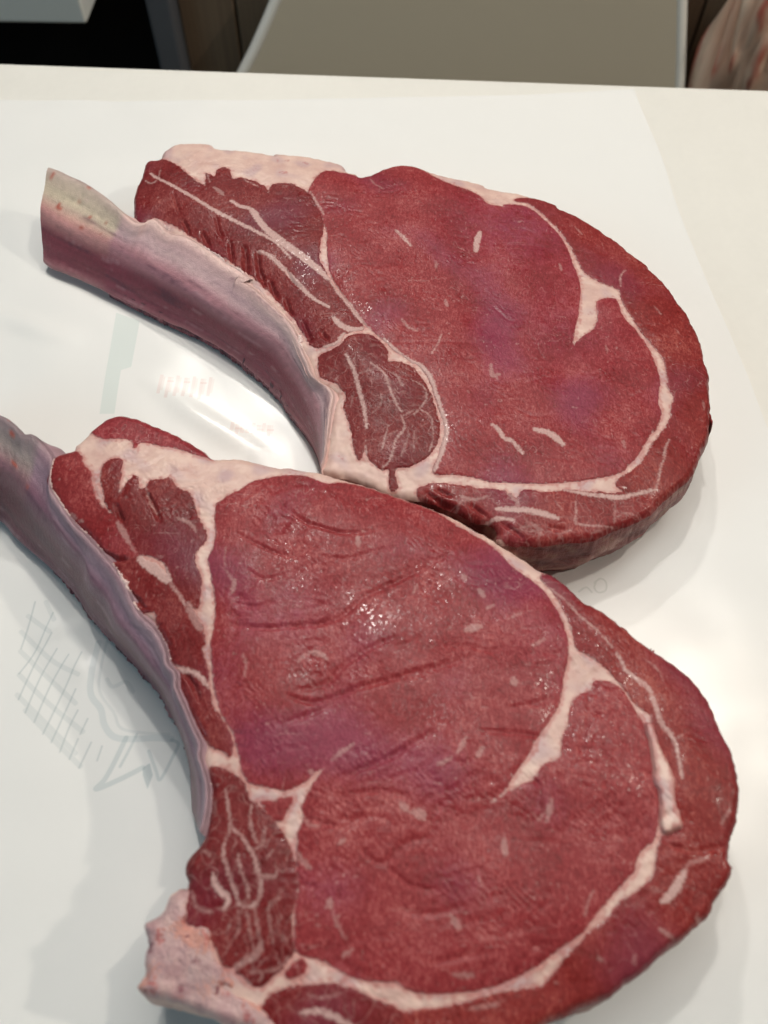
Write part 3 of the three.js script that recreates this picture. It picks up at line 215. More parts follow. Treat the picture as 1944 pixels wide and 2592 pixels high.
function makeSteak(S, o) {
  const outline = spline(pairs(S.outline), true, 3);
  let bb = [1e9, 1e9, -1e9, -1e9]; for (const p of outline) { bb[0] = Math.min(bb[0], p[0]); bb[1] = Math.min(bb[1], p[1]); bb[2] = Math.max(bb[2], p[0]); bb[3] = Math.max(bb[3], p[1]); }
  bb = [bb[0] - 3, bb[1] - 3, bb[2] + 3, bb[3] + 3];
  const cx = (bb[0] + bb[2]) / 2, cz = (bb[1] + bb[3]) / 2;
  const w = Math.ceil((bb[2] - bb[0]) / CELL) + 1, h = Math.ceil((bb[3] - bb[1]) / CELL) + 1;
  const X = (i) => bb[0] + i * CELL, Y = (j) => bb[1] + j * CELL;
  const at = (G, fx, fy) => { const i = Math.min(w - 2, Math.floor(fx)), j = Math.min(h - 2, Math.floor(fy)), u = fx - i, v = fy - j, k = j * w + i; return mix(mix(G[k], G[k + 1], u), mix(G[k + w], G[k + w + 1], u), v); };
  const SDO = new Float32Array(w * h), TOP = new Float32Array(w * h);
  for (let j = 0; j < h; j++) for (let i = 0; i < w; i++) { const x = X(i), y = Y(j); SDO[j * w + i] = polySD(outline, x, y) + 0.35 * noise(x / 2.6, y / 2.6) + 0.25 * noise(x / 7, y / 7 + 40); }
  const CR = new Float32Array(w * h);
  raster(S.creases, bb, CELL, () => 6, (k, t, d, s, x, y) => { const wd = 0.5 + 0.16 * Math.min(s[0], 4), taper = Math.sin(Math.PI * clamp(0.04 + 0.92 * t)) ** 0.6, q = d + 0.3 * noise(x / 1.6, y / 1.6); CR[k] = Math.min(CR[k], -s[0] * o.crease * taper * (Math.exp(-((q / wd) ** 2)) - 0.3 * Math.exp(-(((q - 2.4) / 1.5) ** 2)))); });
  const R = o.round;
  for (let j = 0; j < h; j++) for (let i = 0; i < w; i++) {
    const k = j * w + i, x = X(i), y = Y(j), d = Math.max(SDO[k], 0);
    let z = S.H + 0.9 * noise(x / 34, y / 34) + 0.12 * noise(x / 11, y / 11) + 0.03 * noise(x / 3.1, y / 3.1) + CR[k];
    { const ca = 0.86, sa = -0.51, wx = x + 3 * noise(x / 12 + 7, y / 12), wy = y + 3 * noise(x / 12, y / 12 + 31), u = wx * ca + wy * sa, v = -wx * sa + wy * ca; // puckers left by the knife and by handling
      const r1 = 1 - Math.abs(noise(u / 30 + 4, v / 4.4)), r2 = 1 - Math.abs(noise(u / 14 + 40, v / 2.0 + 5)), m = smooth(-0.45, 0.35, noise(x / 26 + 14, y / 26)) * smooth(2, 12, d);
      z -= o.pucker * m * (smooth(0.88, 1, r1) * 0.3 + smooth(0.86, 1, r2) * 0.26); }
    z -= o.droop * (1 - smooth(0, 24, d)) ** 1.5;
    for (const [gx, gy, gr, gh] of o.lumps) z += gh * Math.exp(-((x - gx) ** 2 + (y - gy) ** 2) / (gr * gr));
    if (d < R) z -= R * (1 - Math.sqrt(Math.max(0, 1 - (1 - d / R) ** 2))) * 0.85;
    TOP[k] = z;
  }
  const tx = o.texel, tw = Math.ceil((bb[2] - bb[0]) / tx), th = Math.ceil((bb[3] - bb[1]) / tx);
  const UV = (x, y) => [(x - bb[0]) / (tw * tx), (y - bb[1]) / (th * tx)];
  const place = (lift) => (fx, fy) => { const x = bb[0] + fx * CELL, y = bb[1] + fy * CELL, u = UV(x, y); return [x - cx, at(TOP, fx, fy) + (lift ? lift(fx, fy) : 0), y - cz, u[0], u[1]]; };

  // distance inside each muscle
  const sdOf = (poly, rag, grow = 0.3) => {
    const P = spline(pairs(poly), true, 3), D = new Float32Array(w * h).fill(-9);
    let x0 = 1e9, x1 = -1e9, y0 = 1e9, y1 = -1e9; for (const p of P) { x0 = Math.min(x0, p[0]); x1 = Math.max(x1, p[0]); y0 = Math.min(y0, p[1]); y1 = Math.max(y1, p[1]); }
    for (let j = Math.max(0, Math.floor((y0 - 3 - bb[1]) / CELL)); j <= Math.min(h - 1, Math.ceil((y1 + 3 - bb[1]) / CELL)); j++)
      for (let i = Math.max(0, Math.floor((x0 - 3 - bb[0]) / CELL)); i <= Math.min(w - 1, Math.ceil((x1 + 3 - bb[0]) / CELL)); i++) { const x = X(i), y = Y(j); D[j * w + i] = grow + polySD(P, x, y) + rag * (0.55 * noise(x / 1.9 + 5, y / 1.9) + 0.5 * noise(x / 4.6, y / 4.6 + 21)); }
    return D;
  };
  const style = (name) => o.muscle[name.replace(/_\d+$/, '')] ?? [1, 0.9, 0.9, 0.4, 0.3, 0.5];
  const SDs = Object.entries(S.muscles).map(([name, poly]) => sdOf(poly, style(name)[3], name === 'eye_muscle' ? 1.1 : name === 'cap_muscle' ? 1.35 : name === 'lobed_muscle' ? 0.25 : 0.65));
  const own = SDs.map((D, n) => { const V = new Float32Array(w * h).fill(9); for (let k = 0; k < w * h; k++) { let m = -9; for (let s = 0; s < SDs.length; s++) if (s !== n && SDs[s][k] > m) m = SDs[s][k]; V[k] = (D[k] - m) / 2; } return V; });
  const TINT = Object.keys(S.muscles).map((n) => style(n).slice(0, 3)), WEB = Object.keys(S.muscles).map((n) => /mottled|chine|edge/.test(n)), WHICH = new Uint8Array(w * h); for (let k = 0; k < w * h; k++) { let m = -99; SDs.forEach((D, n) => { if (D[k] > m) { m = D[k]; WHICH[k] = n; } }); }
  const INSIDE = new Float32Array(w * h).fill(-9); for (const D of SDs) for (let k = 0; k < w * h; k++) if (D[k] > INSIDE[k]) INSIDE[k] = D[k];

  // colour of the cut lean: grain, bundles, purple and bright patches, marbling
  const FAT = new Float32Array(tw * th), sw = Math.ceil((tw * tx) / tx) + 1;
  const bb2 = [bb[0], bb[1], bb[0] + tw * tx - tx, bb[1] + th * tx - tx];
  raster(S.streaks, bb2, tx, (s) => s[0] / 2 + 1.6, (k, t, d, s, x, y) => {
    const fleck = s.len < 11, wd = (fleck ? 0.72 : s[0] < 1.25 ? 0.7 : 0.9) * s[0] / 2 * (0.45 + 0.75 * Math.sin(Math.PI * clamp(0.08 + 0.84 * t))), e = d + 0.45 * noise(x / 0.9, y / 0.9) + 0.25 * noise(x / 2.4, y / 2.4);
    const a = smooth(wd + 0.55, wd - 0.45, e) * clamp(mix(0.68, 1.15, smooth(0.8, 2.2, s[0])) + 0.4 * noise(x / 1.5, y / 1.5 + 7)) * (fleck ? 0.46 : s[0] < 1.25 ? 0.8 : 1); if (a > FAT[k]) FAT[k] = a; });
  for (let j = 0; j < th; j++) for (let i = 0; i < tw; i++) { // small unplanned flecks
    const x = bb[0] + i * tx, y = bb[1] + j * tx, m = noise(x / 14 + 50, y / 14);
    const hair = smooth(0.955, 1, 1 - Math.abs(noise(x / 8.5 + 1.2 * noise(x / 5, y / 5), y / 8.5 + 77))) * smooth(-0.05, 0.45, noise(x / 21 + 33, y / 21)) * (0.5 + 0.5 * noise(x / 1.3, y / 1.3)) * 0.5; if (hair > FAT[j * tw + i]) FAT[j * tw + i] = hair; // hairline threads
    if (WEB[WHICH[clamp(Math.round((y - bb[1]) / CELL), 0, h - 1) * w + clamp(Math.round((x - bb[0]) / CELL), 0, w - 1)]]) { const wx = x + 1.6 * noise(x / 4, y / 4 + 3), wy = y + 1.6 * noise(x / 4 + 8, y / 4), r = Math.max(1 - Math.abs(noise(wx / 6.5 + 2, wy / 10)), 1 - Math.abs(noise(wx / 8 + 40, wy / 6 + 9))); const a = smooth(0.925, 0.995, r) * clamp(0.45 + 0.7 * noise(x / 3 + 5, y / 3)) * 0.32; if (a > FAT[j * tw + i]) FAT[j * tw + i] = a; }
    const f = noise(x / 1.15 + 0.4 * noise(x / 3, y / 3), y / 2.0 + 11); if (f > 0.5) { const a = smooth(0.45, 0.85, f) * smooth(-0.2, 0.5, m) * 0.34; if (a > FAT[j * tw + i]) FAT[j * tw + i] = a; } }
  const c0 = [0.16, 0.017, 0.019], c1 = [0.275, 0.037, 0.041], c2 = [0.465, 0.135, 0.125], purple = [0.24, 0.042, 0.076], fatC = [0.62, 0.40, 0.37];
  const BUMP = new Float32Array(tw * th);
  const map = paint(tw, th, (i, j, out) => {
    const x = bb[0] + i * tx, y = bb[1] + j * tx, wx = x + 0.7 * noise(x / 4, y / 4), wy = y + 0.7 * noise(x / 4 + 9, y / 4);
    const n1 = noise(wx / 0.62, wy / 0.80), n2 = noise(wx / 1.35 + 30, wy / 1.7), n3 = noise(wx / 4.2, wy / 4.2 + 17), n4 = noise(x / 19 + 5, y / 19), n5 = noise(x / 30 + 71, y / 30 + 13);
    const fib = noise(wx / 0.55 + 80, wy / 3.4); let t = 0.46 + 0.22 * n1 + 0.2 * n2 + 0.16 * fib + 0.14 * n3 + 0.24 * n4;
    let c = t < 0.5 ? mix3(c0, c1, clamp(t * 2)) : mix3(c1, c2, clamp(t * 2 - 1));
    let p = smooth(0.0, 0.75, n5 + 0.15 * n2);
    for (const [gx, gy, gr, ga] of o.purple) p = Math.max(p, ga * Math.exp(-((x - gx) ** 2 + (y - gy) ** 2) / (gr * gr)) * (0.7 + 0.5 * n3 + 0.3 * n2));
    const lum = 0.75 + 0.5 * t; c = mix3(c, [purple[0] * lum, purple[1] * lum, purple[2] * lum], clamp(p) * 0.85);
    const ti = TINT[WHICH[clamp(Math.round((y - bb[1]) / CELL), 0, h - 1) * w + clamp(Math.round((x - bb[0]) / CELL), 0, w - 1)]]; c = [c[0] * ti[0], c[1] * ti[1], c[2] * ti[2]]; // each muscle has its own depth of red
    const dm = at(INSIDE, clamp((x - bb[0]) / CELL, 0, w - 1.01), clamp((y - bb[1]) / CELL, 0, h - 1.01)); const a = Math.max(FAT[j * tw + i], 0.85 * smooth(0.55, -0.3, dm + 0.45 * n2 + 0.35 * n1)), fv = 0.92 + 0.12 * n1;
    out[0] = mix(c[0], fatC[0] * fv, a * 0.92); out[1] = mix(c[1], fatC[1] * fv, a * 0.92); out[2] = mix(c[2], fatC[2] * fv, a * 0.92);
    BUMP[j * tw + i] = 0.45 + (0.17 + 0.12 * smooth(-0.2, 0.5, n4)) * n1 + 0.2 * n2 + 0.04 * n3 + 0.08 * a;
  }, true);
  const bump = paint(tw, th, (i, j, out) => { out[0] = BUMP[j * tw + i]; });
  const rw = tw >> 1, rh = th >> 1;
  const rough = paint(rw, rh, (i, j, out) => { const x = i * tx * 2, y = j * tx * 2; out[0] = 0.50 + 0.22 * noise(x / 11 + 3, y / 11) + 0.16 * noise(x / 2.3, y / 2.3) ; });
  const wet = paint(tw, th, (i, j, out) => { const x = bb[0] + i * tx, y = bb[1] + j * tx; let z = 0.55 * smooth(0.05, 0.55, noise(x / 15 + 20, y / 15)); // beads and streaks of juice on the cut
    for (const [gx, gy, gr] of o.wet) z = Math.max(z, Math.exp(-((x - gx) ** 2 + (y - gy) ** 2) / (gr * gr)));
    out[0] = z * smooth(0.22, 0.5, noise(x / 0.75 + 3, y / 1.0) + 0.35 * noise(x / 2.2, y / 2.2 + 50)); });
  const fatMap = paint(rw, rh, (i, j, out) => {
    const x = bb[0] + i * tx * 2, y = bb[1] + j * tx * 2, n1 = noise(x / 1.3, y / 1.3), n2 = noise(x / 5 + 4, y / 5), n3 = noise(x / 17, y / 17 + 8), n4 = noise(x / 9 + 60, y / 9 + 60);
    let c = mix3([0.57, 0.35, 0.31], [0.76, 0.56, 0.48], clamp(0.5 + 0.35 * n2 + 0.35 * n3 + 0.12 * n1));
    c = mix3(c, [0.46, 0.31, 0.34], smooth(0.0, 0.7, n4) * 0.6);
    c = mix3(c, [0.42, 0.11, 0.10], smooth(0.42, 0.8, n4 * 0.5 + n2 * 0.6 + n1 * 0.25) * 0.6);
    const dm = at(INSIDE, clamp((x - bb[0]) / CELL, 0, w - 1.01), clamp((y - bb[1]) / CELL, 0, h - 1.01)); // lean threads running into the fat
    c = mix3(c, [0.46, 0.15, 0.14], 0.7 * smooth(-1.5, 0.2, dm + 0.9 * n1 + 0.7 * noise(x / 2.4 + 3, y / 2.4)));
    out[0] = c[0]; out[1] = c[1]; out[2] = c[2];
  }, true);
  const lean = new THREE.MeshPhysicalMaterial({ map, bumpMap: bump, bumpScale: 0.00017, roughness: 0.8, roughnessMap: rough, specularIntensity: 0.36, clearcoat: 0.8, clearcoatMap: wet, clearcoatRoughness: 0.16 });
  const fatMat = new THREE.MeshPhysicalMaterial({ map: fatMap, bumpMap: grainBump, bumpScale: 0.0004, roughness: 0.42, specularIntensity: 0.7 });

  const root = thing('rib_steak', o.label, 'steak', [cx / 1000, 0.0008, cz / 1000], 'bone-in rib steaks on the paper');

  // body of fat: everything between the muscles
  const body = fieldMesh(SDO, w, h, place(), true);
  part('fat_layer', geo(body.pos, body.idx, body.uv), fatMat, root);

  // muscles: each swells a little above the fat that wraps it
  const sheet = (D, hi, dome, soft, V) => {
    const F = new Float32Array(w * h); for (let k = 0; k < w * h; k++) F[k] = Math.min(D[k] + soft, SDO[k], V ? V[k] + (D[k] < 0 ? soft : 0) : 9);
    const lift = (fx, fy) => { const d = at(D, fx, fy), e = clamp(at(SDO, fx, fy) / 1.8); return e * (mix(-0.6, hi, smooth(-soft, soft * 0.15, d)) + dome * (1 - Math.exp(-Math.max(0, d) / 7))) + 0.02; };
    return fieldMesh(F, w, h, place(lift), false);
  };
  Object.keys(S.muscles).forEach((name, n) => {
    const st = style(name), m = sheet(SDs[n], 0.16, st[4], st[5], own[n]);
    part(name, geo(m.pos, m.idx, m.uv), lean, root);
  });
  if (S.flap) { const m = sheet(sdOf(S.flap, 0.25), 1.3, 0.9, 0.5); part('fat_flap', geo(m.pos, m.idx, m.uv), new THREE.MeshPhysicalMaterial({ map: fatMap, roughness: 0.4, bumpMap: grainBump, bumpScale: 0.0003 }), root); }
  if (S.chine) {
    const m = sheet(sdOf(S.chine, 0.9), 0.9, 0.5, 0.5); for (let i = 0; i < m.pos.length; i += 3) m.pos[i + 1] += (0.8 * noise(m.pos[i] * 130, m.pos[i + 2] * 130) + 0.2 * noise(m.pos[i] * 420, m.pos[i + 2] * 420)) / 1000;
    const boneMap = paint(512, 512, (i, j, out) => { const n1 = noise(i / 9, j / 9), n2 = noise(i / 40, j / 40), n3 = noise(i / 90 + 9, j / 90), n4 = noise(i / 42 + 33, j / 42);
      let c = mix3([0.42, 0.24, 0.25], [0.60, 0.40, 0.38], clamp(0.5 + 0.6 * n2 + 0.3 * n1)); c = mix3(c, [0.60, 0.24, 0.17], smooth(0.1, 0.6, n3 + 0.3 * n1) * 0.7); c = mix3(c, [0.38, 0.06, 0.06], smooth(0.4, 0.75, noise(i / 55 + 70, j / 55) + 0.35 * n1) * 0.7); c = mix3(c, [0.20, 0.05, 0.07], smooth(0.5, 0.8, n4 + 0.2 * n1)); out[0] = c[0]; out[1] = c[1]; out[2] = c[2]; }, true, true);
    boneMap.repeat.set(4, 4);
    const q = part('chine_bone', geo(m.pos, m.idx, m.uv), new THREE.MeshPhysicalMaterial({ map: boneMap, roughness: 0.45, bumpMap: bump, bumpScale: 0.0006 }), root); q.userData.label = 'pale cut end of the backbone';
  }

  // side of the cut: rings from the rim down to the paper
  { const K = 22, ring = new Map(), pos = [], col = [], uv = [], idx = [], inv = new Map();
    const near = (x, y) => { const i = Math.round((x - bb[0]) / CELL), j = Math.round((y - bb[1]) / CELL), k = clamp(j, 0, h - 1) * w + clamp(i, 0, w - 1); return INSIDE[k]; };
    const column = (v) => { let c = ring.get(v); if (c !== undefined) return c; c = pos.length / 3; ring.set(v, c);
      const x = body.pos[v * 3] * 1000 + cx, y = body.pos[v * 3 + 2] * 1000 + cz, z = body.pos[v * 3 + 1] * 1000, fx = (x - bb[0]) / CELL, fy = (y - bb[1]) / CELL;
      let gx = at(SDO, clamp(fx + 2, 0, w - 1.01), fy) - at(SDO, clamp(fx - 2, 0, w - 1.01), fy), gy = at(SDO, fx, clamp(fy + 2, 0, h - 1.01)) - at(SDO, fx, clamp(fy - 2, 0, h - 1.01)); const L = Math.hypot(gx, gy) || 1; gx /= -L; gy /= -L;
      const meat = smooth(-1.2, 0.8, near(x - gx * 3.2, y - gy * 3.2)), arc = Math.atan2(y - cz, x - cx) * 90;
      for (let r = 0; r <= K; r++) { const s = r / K, n = noise(arc / 9 + s * 1.2, s * 3.5 + 3), n2 = noise(arc / 3.2 + s * 2.5, s * 8), n3 = noise(arc / 17 + 31 - s, s * 3);
        const out = (o.bulge * Math.sin(Math.PI * Math.min(1, s * 1.06)) + (1.1 * n + 0.3 * n2) * Math.sin(Math.PI * clamp(s)) - o.under * s * s);
        pos.push((x + gx * out - cx) / 1000, mix(z, 0, s) / 1000, (y + gy * out - cz) / 1000); uv.push(arc / 40, s * S.H / 40);
        const n5 = noise(arc / 1.5 + 7, s * 16), n6 = noise(arc / 5 + s * 6, s * 6 + 40); let c2_ = mix3([0.13, 0.018, 0.016], [0.36, 0.10, 0.085], clamp(0.42 + 0.4 * n + 0.35 * n6 + 0.35 * n5)); c2_ = mix3(c2_, [0.30, 0.17, 0.11], smooth(0.1, 0.6, n6 + 0.4 * n5) * 0.6); c2_ = mix3(c2_, [0.55, 0.33, 0.28], smooth(0.25, 0.75, n3 * 0.7 + n2 * 0.35 + n * 0.3) * 0.75);
        const f = mix3([0.60, 0.37, 0.32], [0.74, 0.52, 0.45], clamp(0.5 + 0.5 * n3 + 0.2 * n2)); const cc = mix3(f, c2_, clamp(meat + 0.5 * smooth(0.1, 0.6, n3) * smooth(0.1, 0.4, s))); col.push(...cc); }
      return c; };
    for (const [p, q] of body.cuts) { const a = column(p), b = column(q); for (let r = 0; r < K; r++) { idx.push(a + r, a + r + 1, b + r, b + r, a + r + 1, b + r + 1); } }
    part('side_of_cut', geo(pos, idx, uv, col), new THREE.MeshPhysicalMaterial({ vertexColors: true, roughness: 0.45, bumpMap: grainBump, bumpScale: 0.0008, side: THREE.DoubleSide }), root);
  }
  ribBone(S, o, root, cx, cz, (x, y) => at(TOP, clamp((x - bb[0]) / CELL, 0, w - 1.01), clamp((y - bb[1]) / CELL, 0, h - 1.01)));
  steakPolys.push(outline); return root;
}
function ribBone(S, o, root, cx, cz, topAt) {
  const N = 260, M = 48, rail = (k) => resample(spline(pairs(S.bone[k].slice(1)), false, 4), N), T = rail('top'), Rg = rail('ridge'), Lo = rail('low');
  const hT = S.bone.top[0], hR = S.bone.ridge[0], hL = S.bone.low[0];
  const pos = [], col = [], uv = [], idx = []; let len = 0;
  const key = { // tissue colours round the section at the scraped end and along the meat
    bare: [[0.46, 0.35, 0.32], [0.58, 0.48, 0.37], [0.54, 0.26, 0.25], [0.25, 0.040, 0.062], [0.28, 0.060, 0.082], [0.52, 0.27, 0.27], [0.2, 0.1, 0.12], [0.2, 0.1, 0.12]],
    covered: [[0.68, 0.46, 0.43], [0.52, 0.35, 0.37], [0.45, 0.21, 0.24], [0.24, 0.038, 0.062], [0.28, 0.058, 0.086], [0.48, 0.19, 0.21], [0.15, 0.05, 0.08], [0.64, 0.42, 0.39]] };
  for (let i = 0; i < N; i++) {
    const t = i / (N - 1), wob = (s) => 0.6 * noise(i / 14 + s * 7, s * 3.3);
    if (i) len += Math.hypot(Lo[i][0] - Lo[i - 1][0], Lo[i][1] - Lo[i - 1][1]);
    const a = [T[i][0], hT + wob(1), T[i][1]], r = [Rg[i][0], hR + wob(2), Rg[i][1]], l = [Lo[i][0], hL + wob(3), Lo[i][1]];
    const ox = l[0] - a[0], oz = l[2] - a[2], ol = Math.hypot(ox, oz) || 1, nx = ox / ol, nz = oz / ol;
    const ar = [mix(a[0], r[0], 0.5) + nx * o.boneHollow, mix(a[1], r[1], 0.5) - 0.2, mix(a[2], r[2], 0.5) + nz * o.boneHollow];
    const m1 = [mix(r[0], l[0], 0.4) + nx * 1.0, mix(r[1], l[1], 0.38), mix(r[2], l[2], 0.4) + nz * 1.0], m2 = [mix(r[0], l[0], 0.75) + nx * 0.6, mix(r[1], l[1], 0.72), mix(r[2], l[2], 0.75) + nz * 0.6];
    const lb = [mix(l[0], a[0], 0.65), 1.0, mix(l[2], a[2], 0.65)], deep = smooth(o.bare - 0.02, o.bare + 0.03, t), tb = [a[0] - nx * mix(0.3, 5, deep), hT * mix(0.55, 0.74, deep), a[2] - nz * mix(0.3, 5, deep)];
    const sec = spline([a, ar, r, m1, m2, l, lb, tb], true, M / 8);
    const q = smooth(o.bare - 0.012, o.bare + 0.012, t + 0.006 * noise(i / 5, 4));
    for (let k = 0; k < M; k++) {
      const f = (k / M) * 8, k0 = Math.floor(f) % 8, k1 = (k0 + 1) % 8, u = smooth(0, 1, f - Math.floor(f));
      const streak = noise(len / 16 + 3, k * 0.9), fine = noise(len / 2.4, k * 0.7 + 20), band = noise(len / 30, k * 0.45 + 50), p = sec[k];
      let c = mix3(mix3(key.bare[k0], key.bare[k1], u), mix3(key.covered[k0], key.covered[k1], u), q);
      c = c.map((v, ch) => o.boneDepth[ch] * v * (1 + 0.2 * streak + 0.14 * fine + 0.16 * band * (ch === 1 ? 1.3 : 1)));
      if (k0 < 6) c = mix3(c, [0.50, 0.34, 0.36], smooth(0.45, 0.8, streak + 0.3 * fine) * 0.3), c = mix3(c, [0.09, 0.025, 0.05], smooth(0.4, 0.8, -band + 0.3 * fine) * 0.6);
      if (k0 <= 1 && q < 0.5) c = mix3(c, [0.42, 0.10, 0.07], smooth(0.55, 0.75, noise(len / 6 + 8, k * 0.5)));
      const dx = p[0], dz = p[2]; pos.push((dx - cx) / 1000, Math.max(0.2, p[1] + 0.22 * fine) / 1000, (dz - cz) / 1000); col.push(...c.map((v) => clamp(v, 0.01, 0.9))); uv.push(len / 40, k / M * 1.6);
    }
  }
  for (let i = 0; i < N - 1; i++) for (let k = 0; k < M; k++) { const a = i * M + k, b = i * M + (k + 1) % M, c = a + M, d = b + M; idx.push(a, b, c, b, d, c); }
  const bone = part('rib_bone', geo(pos, idx, uv, col), new THREE.MeshPhysicalMaterial({ vertexColors: true, roughness: 0.38, bumpMap: grainBump, bumpScale: 0.0003, side: THREE.DoubleSide, specularIntensity: 0.8 }), root);
  bone.userData.label = o.boneLabel;
  { // torn membrane along the meat, and dark scraps along the foot of the rib
    const P = [], C = [], I = [], st = Math.floor(N * (o.bare + 0.01)), Q = 6;
    const T2 = resample(T.slice(st), 900), L2 = resample(Lo.slice(st), 900), n = 900;
    for (let i = 0; i < n; i++) {
      const a = T2[i], l = L2[i], L = Math.hypot(a[0] - l[0], a[1] - l[1]) || 1, ix = (a[0] - l[0]) / L, iz = (a[1] - l[1]) / L;
      const jag = 1.0 + 1.6 * o.frill * Math.max(0, noise(i / 30, 2)) + 5 * o.frill * Math.max(0, noise(i / 11, 8)) ** 1.5 * smooth(-0.1, 0.5, noise(i / 70, 15)) + 0.5 * Math.abs(noise(i / 4, 5)), ends = smooth(0, 12, i) * smooth(0, 40, n - 1 - i);
      for (let k = 0; k <= Q; k++) { const s = k / Q, d = mix(-0.4 - 1.8 * o.frill, jag * ends, s), x = a[0] + ix * d + 0.5 * s * noise(i / 4, 11), z = a[1] + iz * d, top = topAt(x, z);
        const y = mix(hT * 0.97 - 0.4, Math.max(top, hT - 3) + 0.55 * ends + 0.35 * noise(i / 7, k), smooth(0, 0.45, s)) - 0.5 * smooth(0.8, 1, s);
        P.push((x - cx) / 1000, y / 1000, (z - cz) / 1000); const q = 0.5 + 0.5 * noise(i / 8 + 3, k * 0.4); C.push(...mix3([0.50, 0.27, 0.27], [0.74, 0.56, 0.52], clamp(q + 0.25 + 0.3 * noise(i / 2.5, 20)))); } }
    for (let i = 0; i < n - 1; i++) for (let k = 0; k < Q; k++) { const a = i * (Q + 1) + k, c = a + Q + 1; I.push(a, a + 1, c, c, a + 1, c + 1); }
    part('torn_membrane', geo(P, I, null, C), new THREE.MeshPhysicalMaterial({ vertexColors: true, roughness: 0.45, side: THREE.DoubleSide }), bone);
    const P2 = [], C2 = [], I2 = [], Q2 = 8;
    for (let i = 0; i < n; i++) {
      const a = T2[i], l = L2[i], L = Math.hypot(a[0] - l[0], a[1] - l[1]) || 1, ix = (a[0] - l[0]) / L, iz = (a[1] - l[1]) / L, ends = smooth(20, 220, i) * smooth(0, 140, n - 1 - i);
      const out = ends * Math.max(0.05, 0.7 + 1.1 * noise(i / 60, 2) + 0.7 * noise(i / 16, 31) + 0.7 * noise(i / 5, 9));
      for (let k = 0; k <= Q2; k++) { const s = k / Q2, d = -out * Math.sin(Math.PI * s * 0.75) * 1.1 + 0.6 * (1 - s), h = mix(6.5 + 2 * noise(i / 30, 4), 0.25, s);
        P2.push((l[0] + ix * d - cx) / 1000, Math.max(0.15, h) / 1000, (l[1] + iz * d - cz) / 1000); const q = noise(i / 34, k * 0.35 + 7) + 0.4 * noise(i / 5, k * 0.6);
        C2.push(...(q > 0 ? mix3([0.20, 0.05, 0.075], [0.42, 0.16, 0.18], clamp(q * 1.6)) : mix3([0.20, 0.05, 0.075], [0.055, 0.012, 0.03], clamp(-q * 2)))); } }
    for (let i = 0; i < n - 1; i++) for (let k = 0; k < Q2; k++) { const a = i * (Q2 + 1) + k, c = a + Q2 + 1; I2.push(a, a + 1, c, c, a + 1, c + 1); }
    part('meat_scraps', geo(P2, I2, null, C2), new THREE.MeshPhysicalMaterial({ vertexColors: true, roughness: 0.4, side: THREE.DoubleSide }), bone);
  }
  for (const e of [0, N - 1]) { // sawn ends
    const P = [], C = [], I = []; let mx = 0, my = 0, mz = 0; for (let k = 0; k < M; k++) { const b = (e * M + k) * 3; mx += pos[b] / M; my += pos[b + 1] / M; mz += pos[b + 2] / M; }
    P.push(mx, my, mz); C.push(0.42, 0.16, 0.15);
    for (const f of [0.6, 1]) for (let k = 0; k < M; k++) { const b = (e * M + k) * 3; P.push(mix(mx, pos[b], f), mix(my, pos[b + 1], f), mix(mz, pos[b + 2], f)); C.push(...(f < 1 ? [0.45, 0.22, 0.2] : [0.5, 0.4, 0.36])); }
    for (let k = 0; k < M; k++) { const n = (k + 1) % M; I.push(0, 1 + n, 1 + k, 1 + k, 1 + n, 1 + M + k, 1 + n, 1 + M + n, 1 + M + k); }
    part('sawn_end', geo(P, I, null, C), new THREE.MeshPhysicalMaterial({ vertexColors: true, roughness: 0.6, side: THREE.DoubleSide }), bone);
  }
}
const MUSCLE = { // tint r, g, b, raggedness mm, swell mm, rim softness mm
  eye_muscle: [1, 0.98, 1, 0.35, 1.1, 0.6], cap_muscle: [0.88, 0.80, 0.68, 0.5, 0.8, 0.5], edge_muscle: [0.85, 0.72, 0.66, 0.9, 0.5, 0.5], mottled_muscle: [0.64, 0.52, 0.50, 0.6, 0.6, 0.4],
  lobed_muscle: [0.66, 0.58, 0.55, 0.5, 0.5, 0.4], rib_muscle: [0.68, 0.60, 0.57, 0.8, 0.3, 0.35], end_muscle: [0.85, 0.72, 0.72, 0.7, 0.5, 0.4], top_strip_muscle: [0.95, 0.85, 0.95, 0.5, 0.6, 0.4],
  chine_muscle: [0.7, 0.62, 0.6, 0.8, 0.5, 0.4], seam_muscle: [1, 1, 1, 0.6, 0.2, 0.5], wedge_muscle: [1, 1, 1, 0.5, 0.2, 0.4] };
makeSteak(FAR_STEAK, { label: 'rib steak whose scraped bone end is fully visible, lying beyond the other', boneLabel: 'curved purple rib bone with a scraped grey end', crease: 0.6, pucker: 0.7, frill: 1, round: 3.2, droop: 2.2, bulge: 1.6, under: 2.5, texel: 0.16, bare: 0.205, boneHollow: 0.6, boneDepth: [1, 1, 1], wet: [[-38, -104, 9], [-6, -58, 8], [65, -60, 22], [58, -128, 12], [88, -48, 10], [25, -22, 10]],
  lumps: [], purple: [[55, -135, 26, 0.9], [88, -112, 16, 0.7], [70, -75, 24, 0.5]], muscle: MUSCLE });
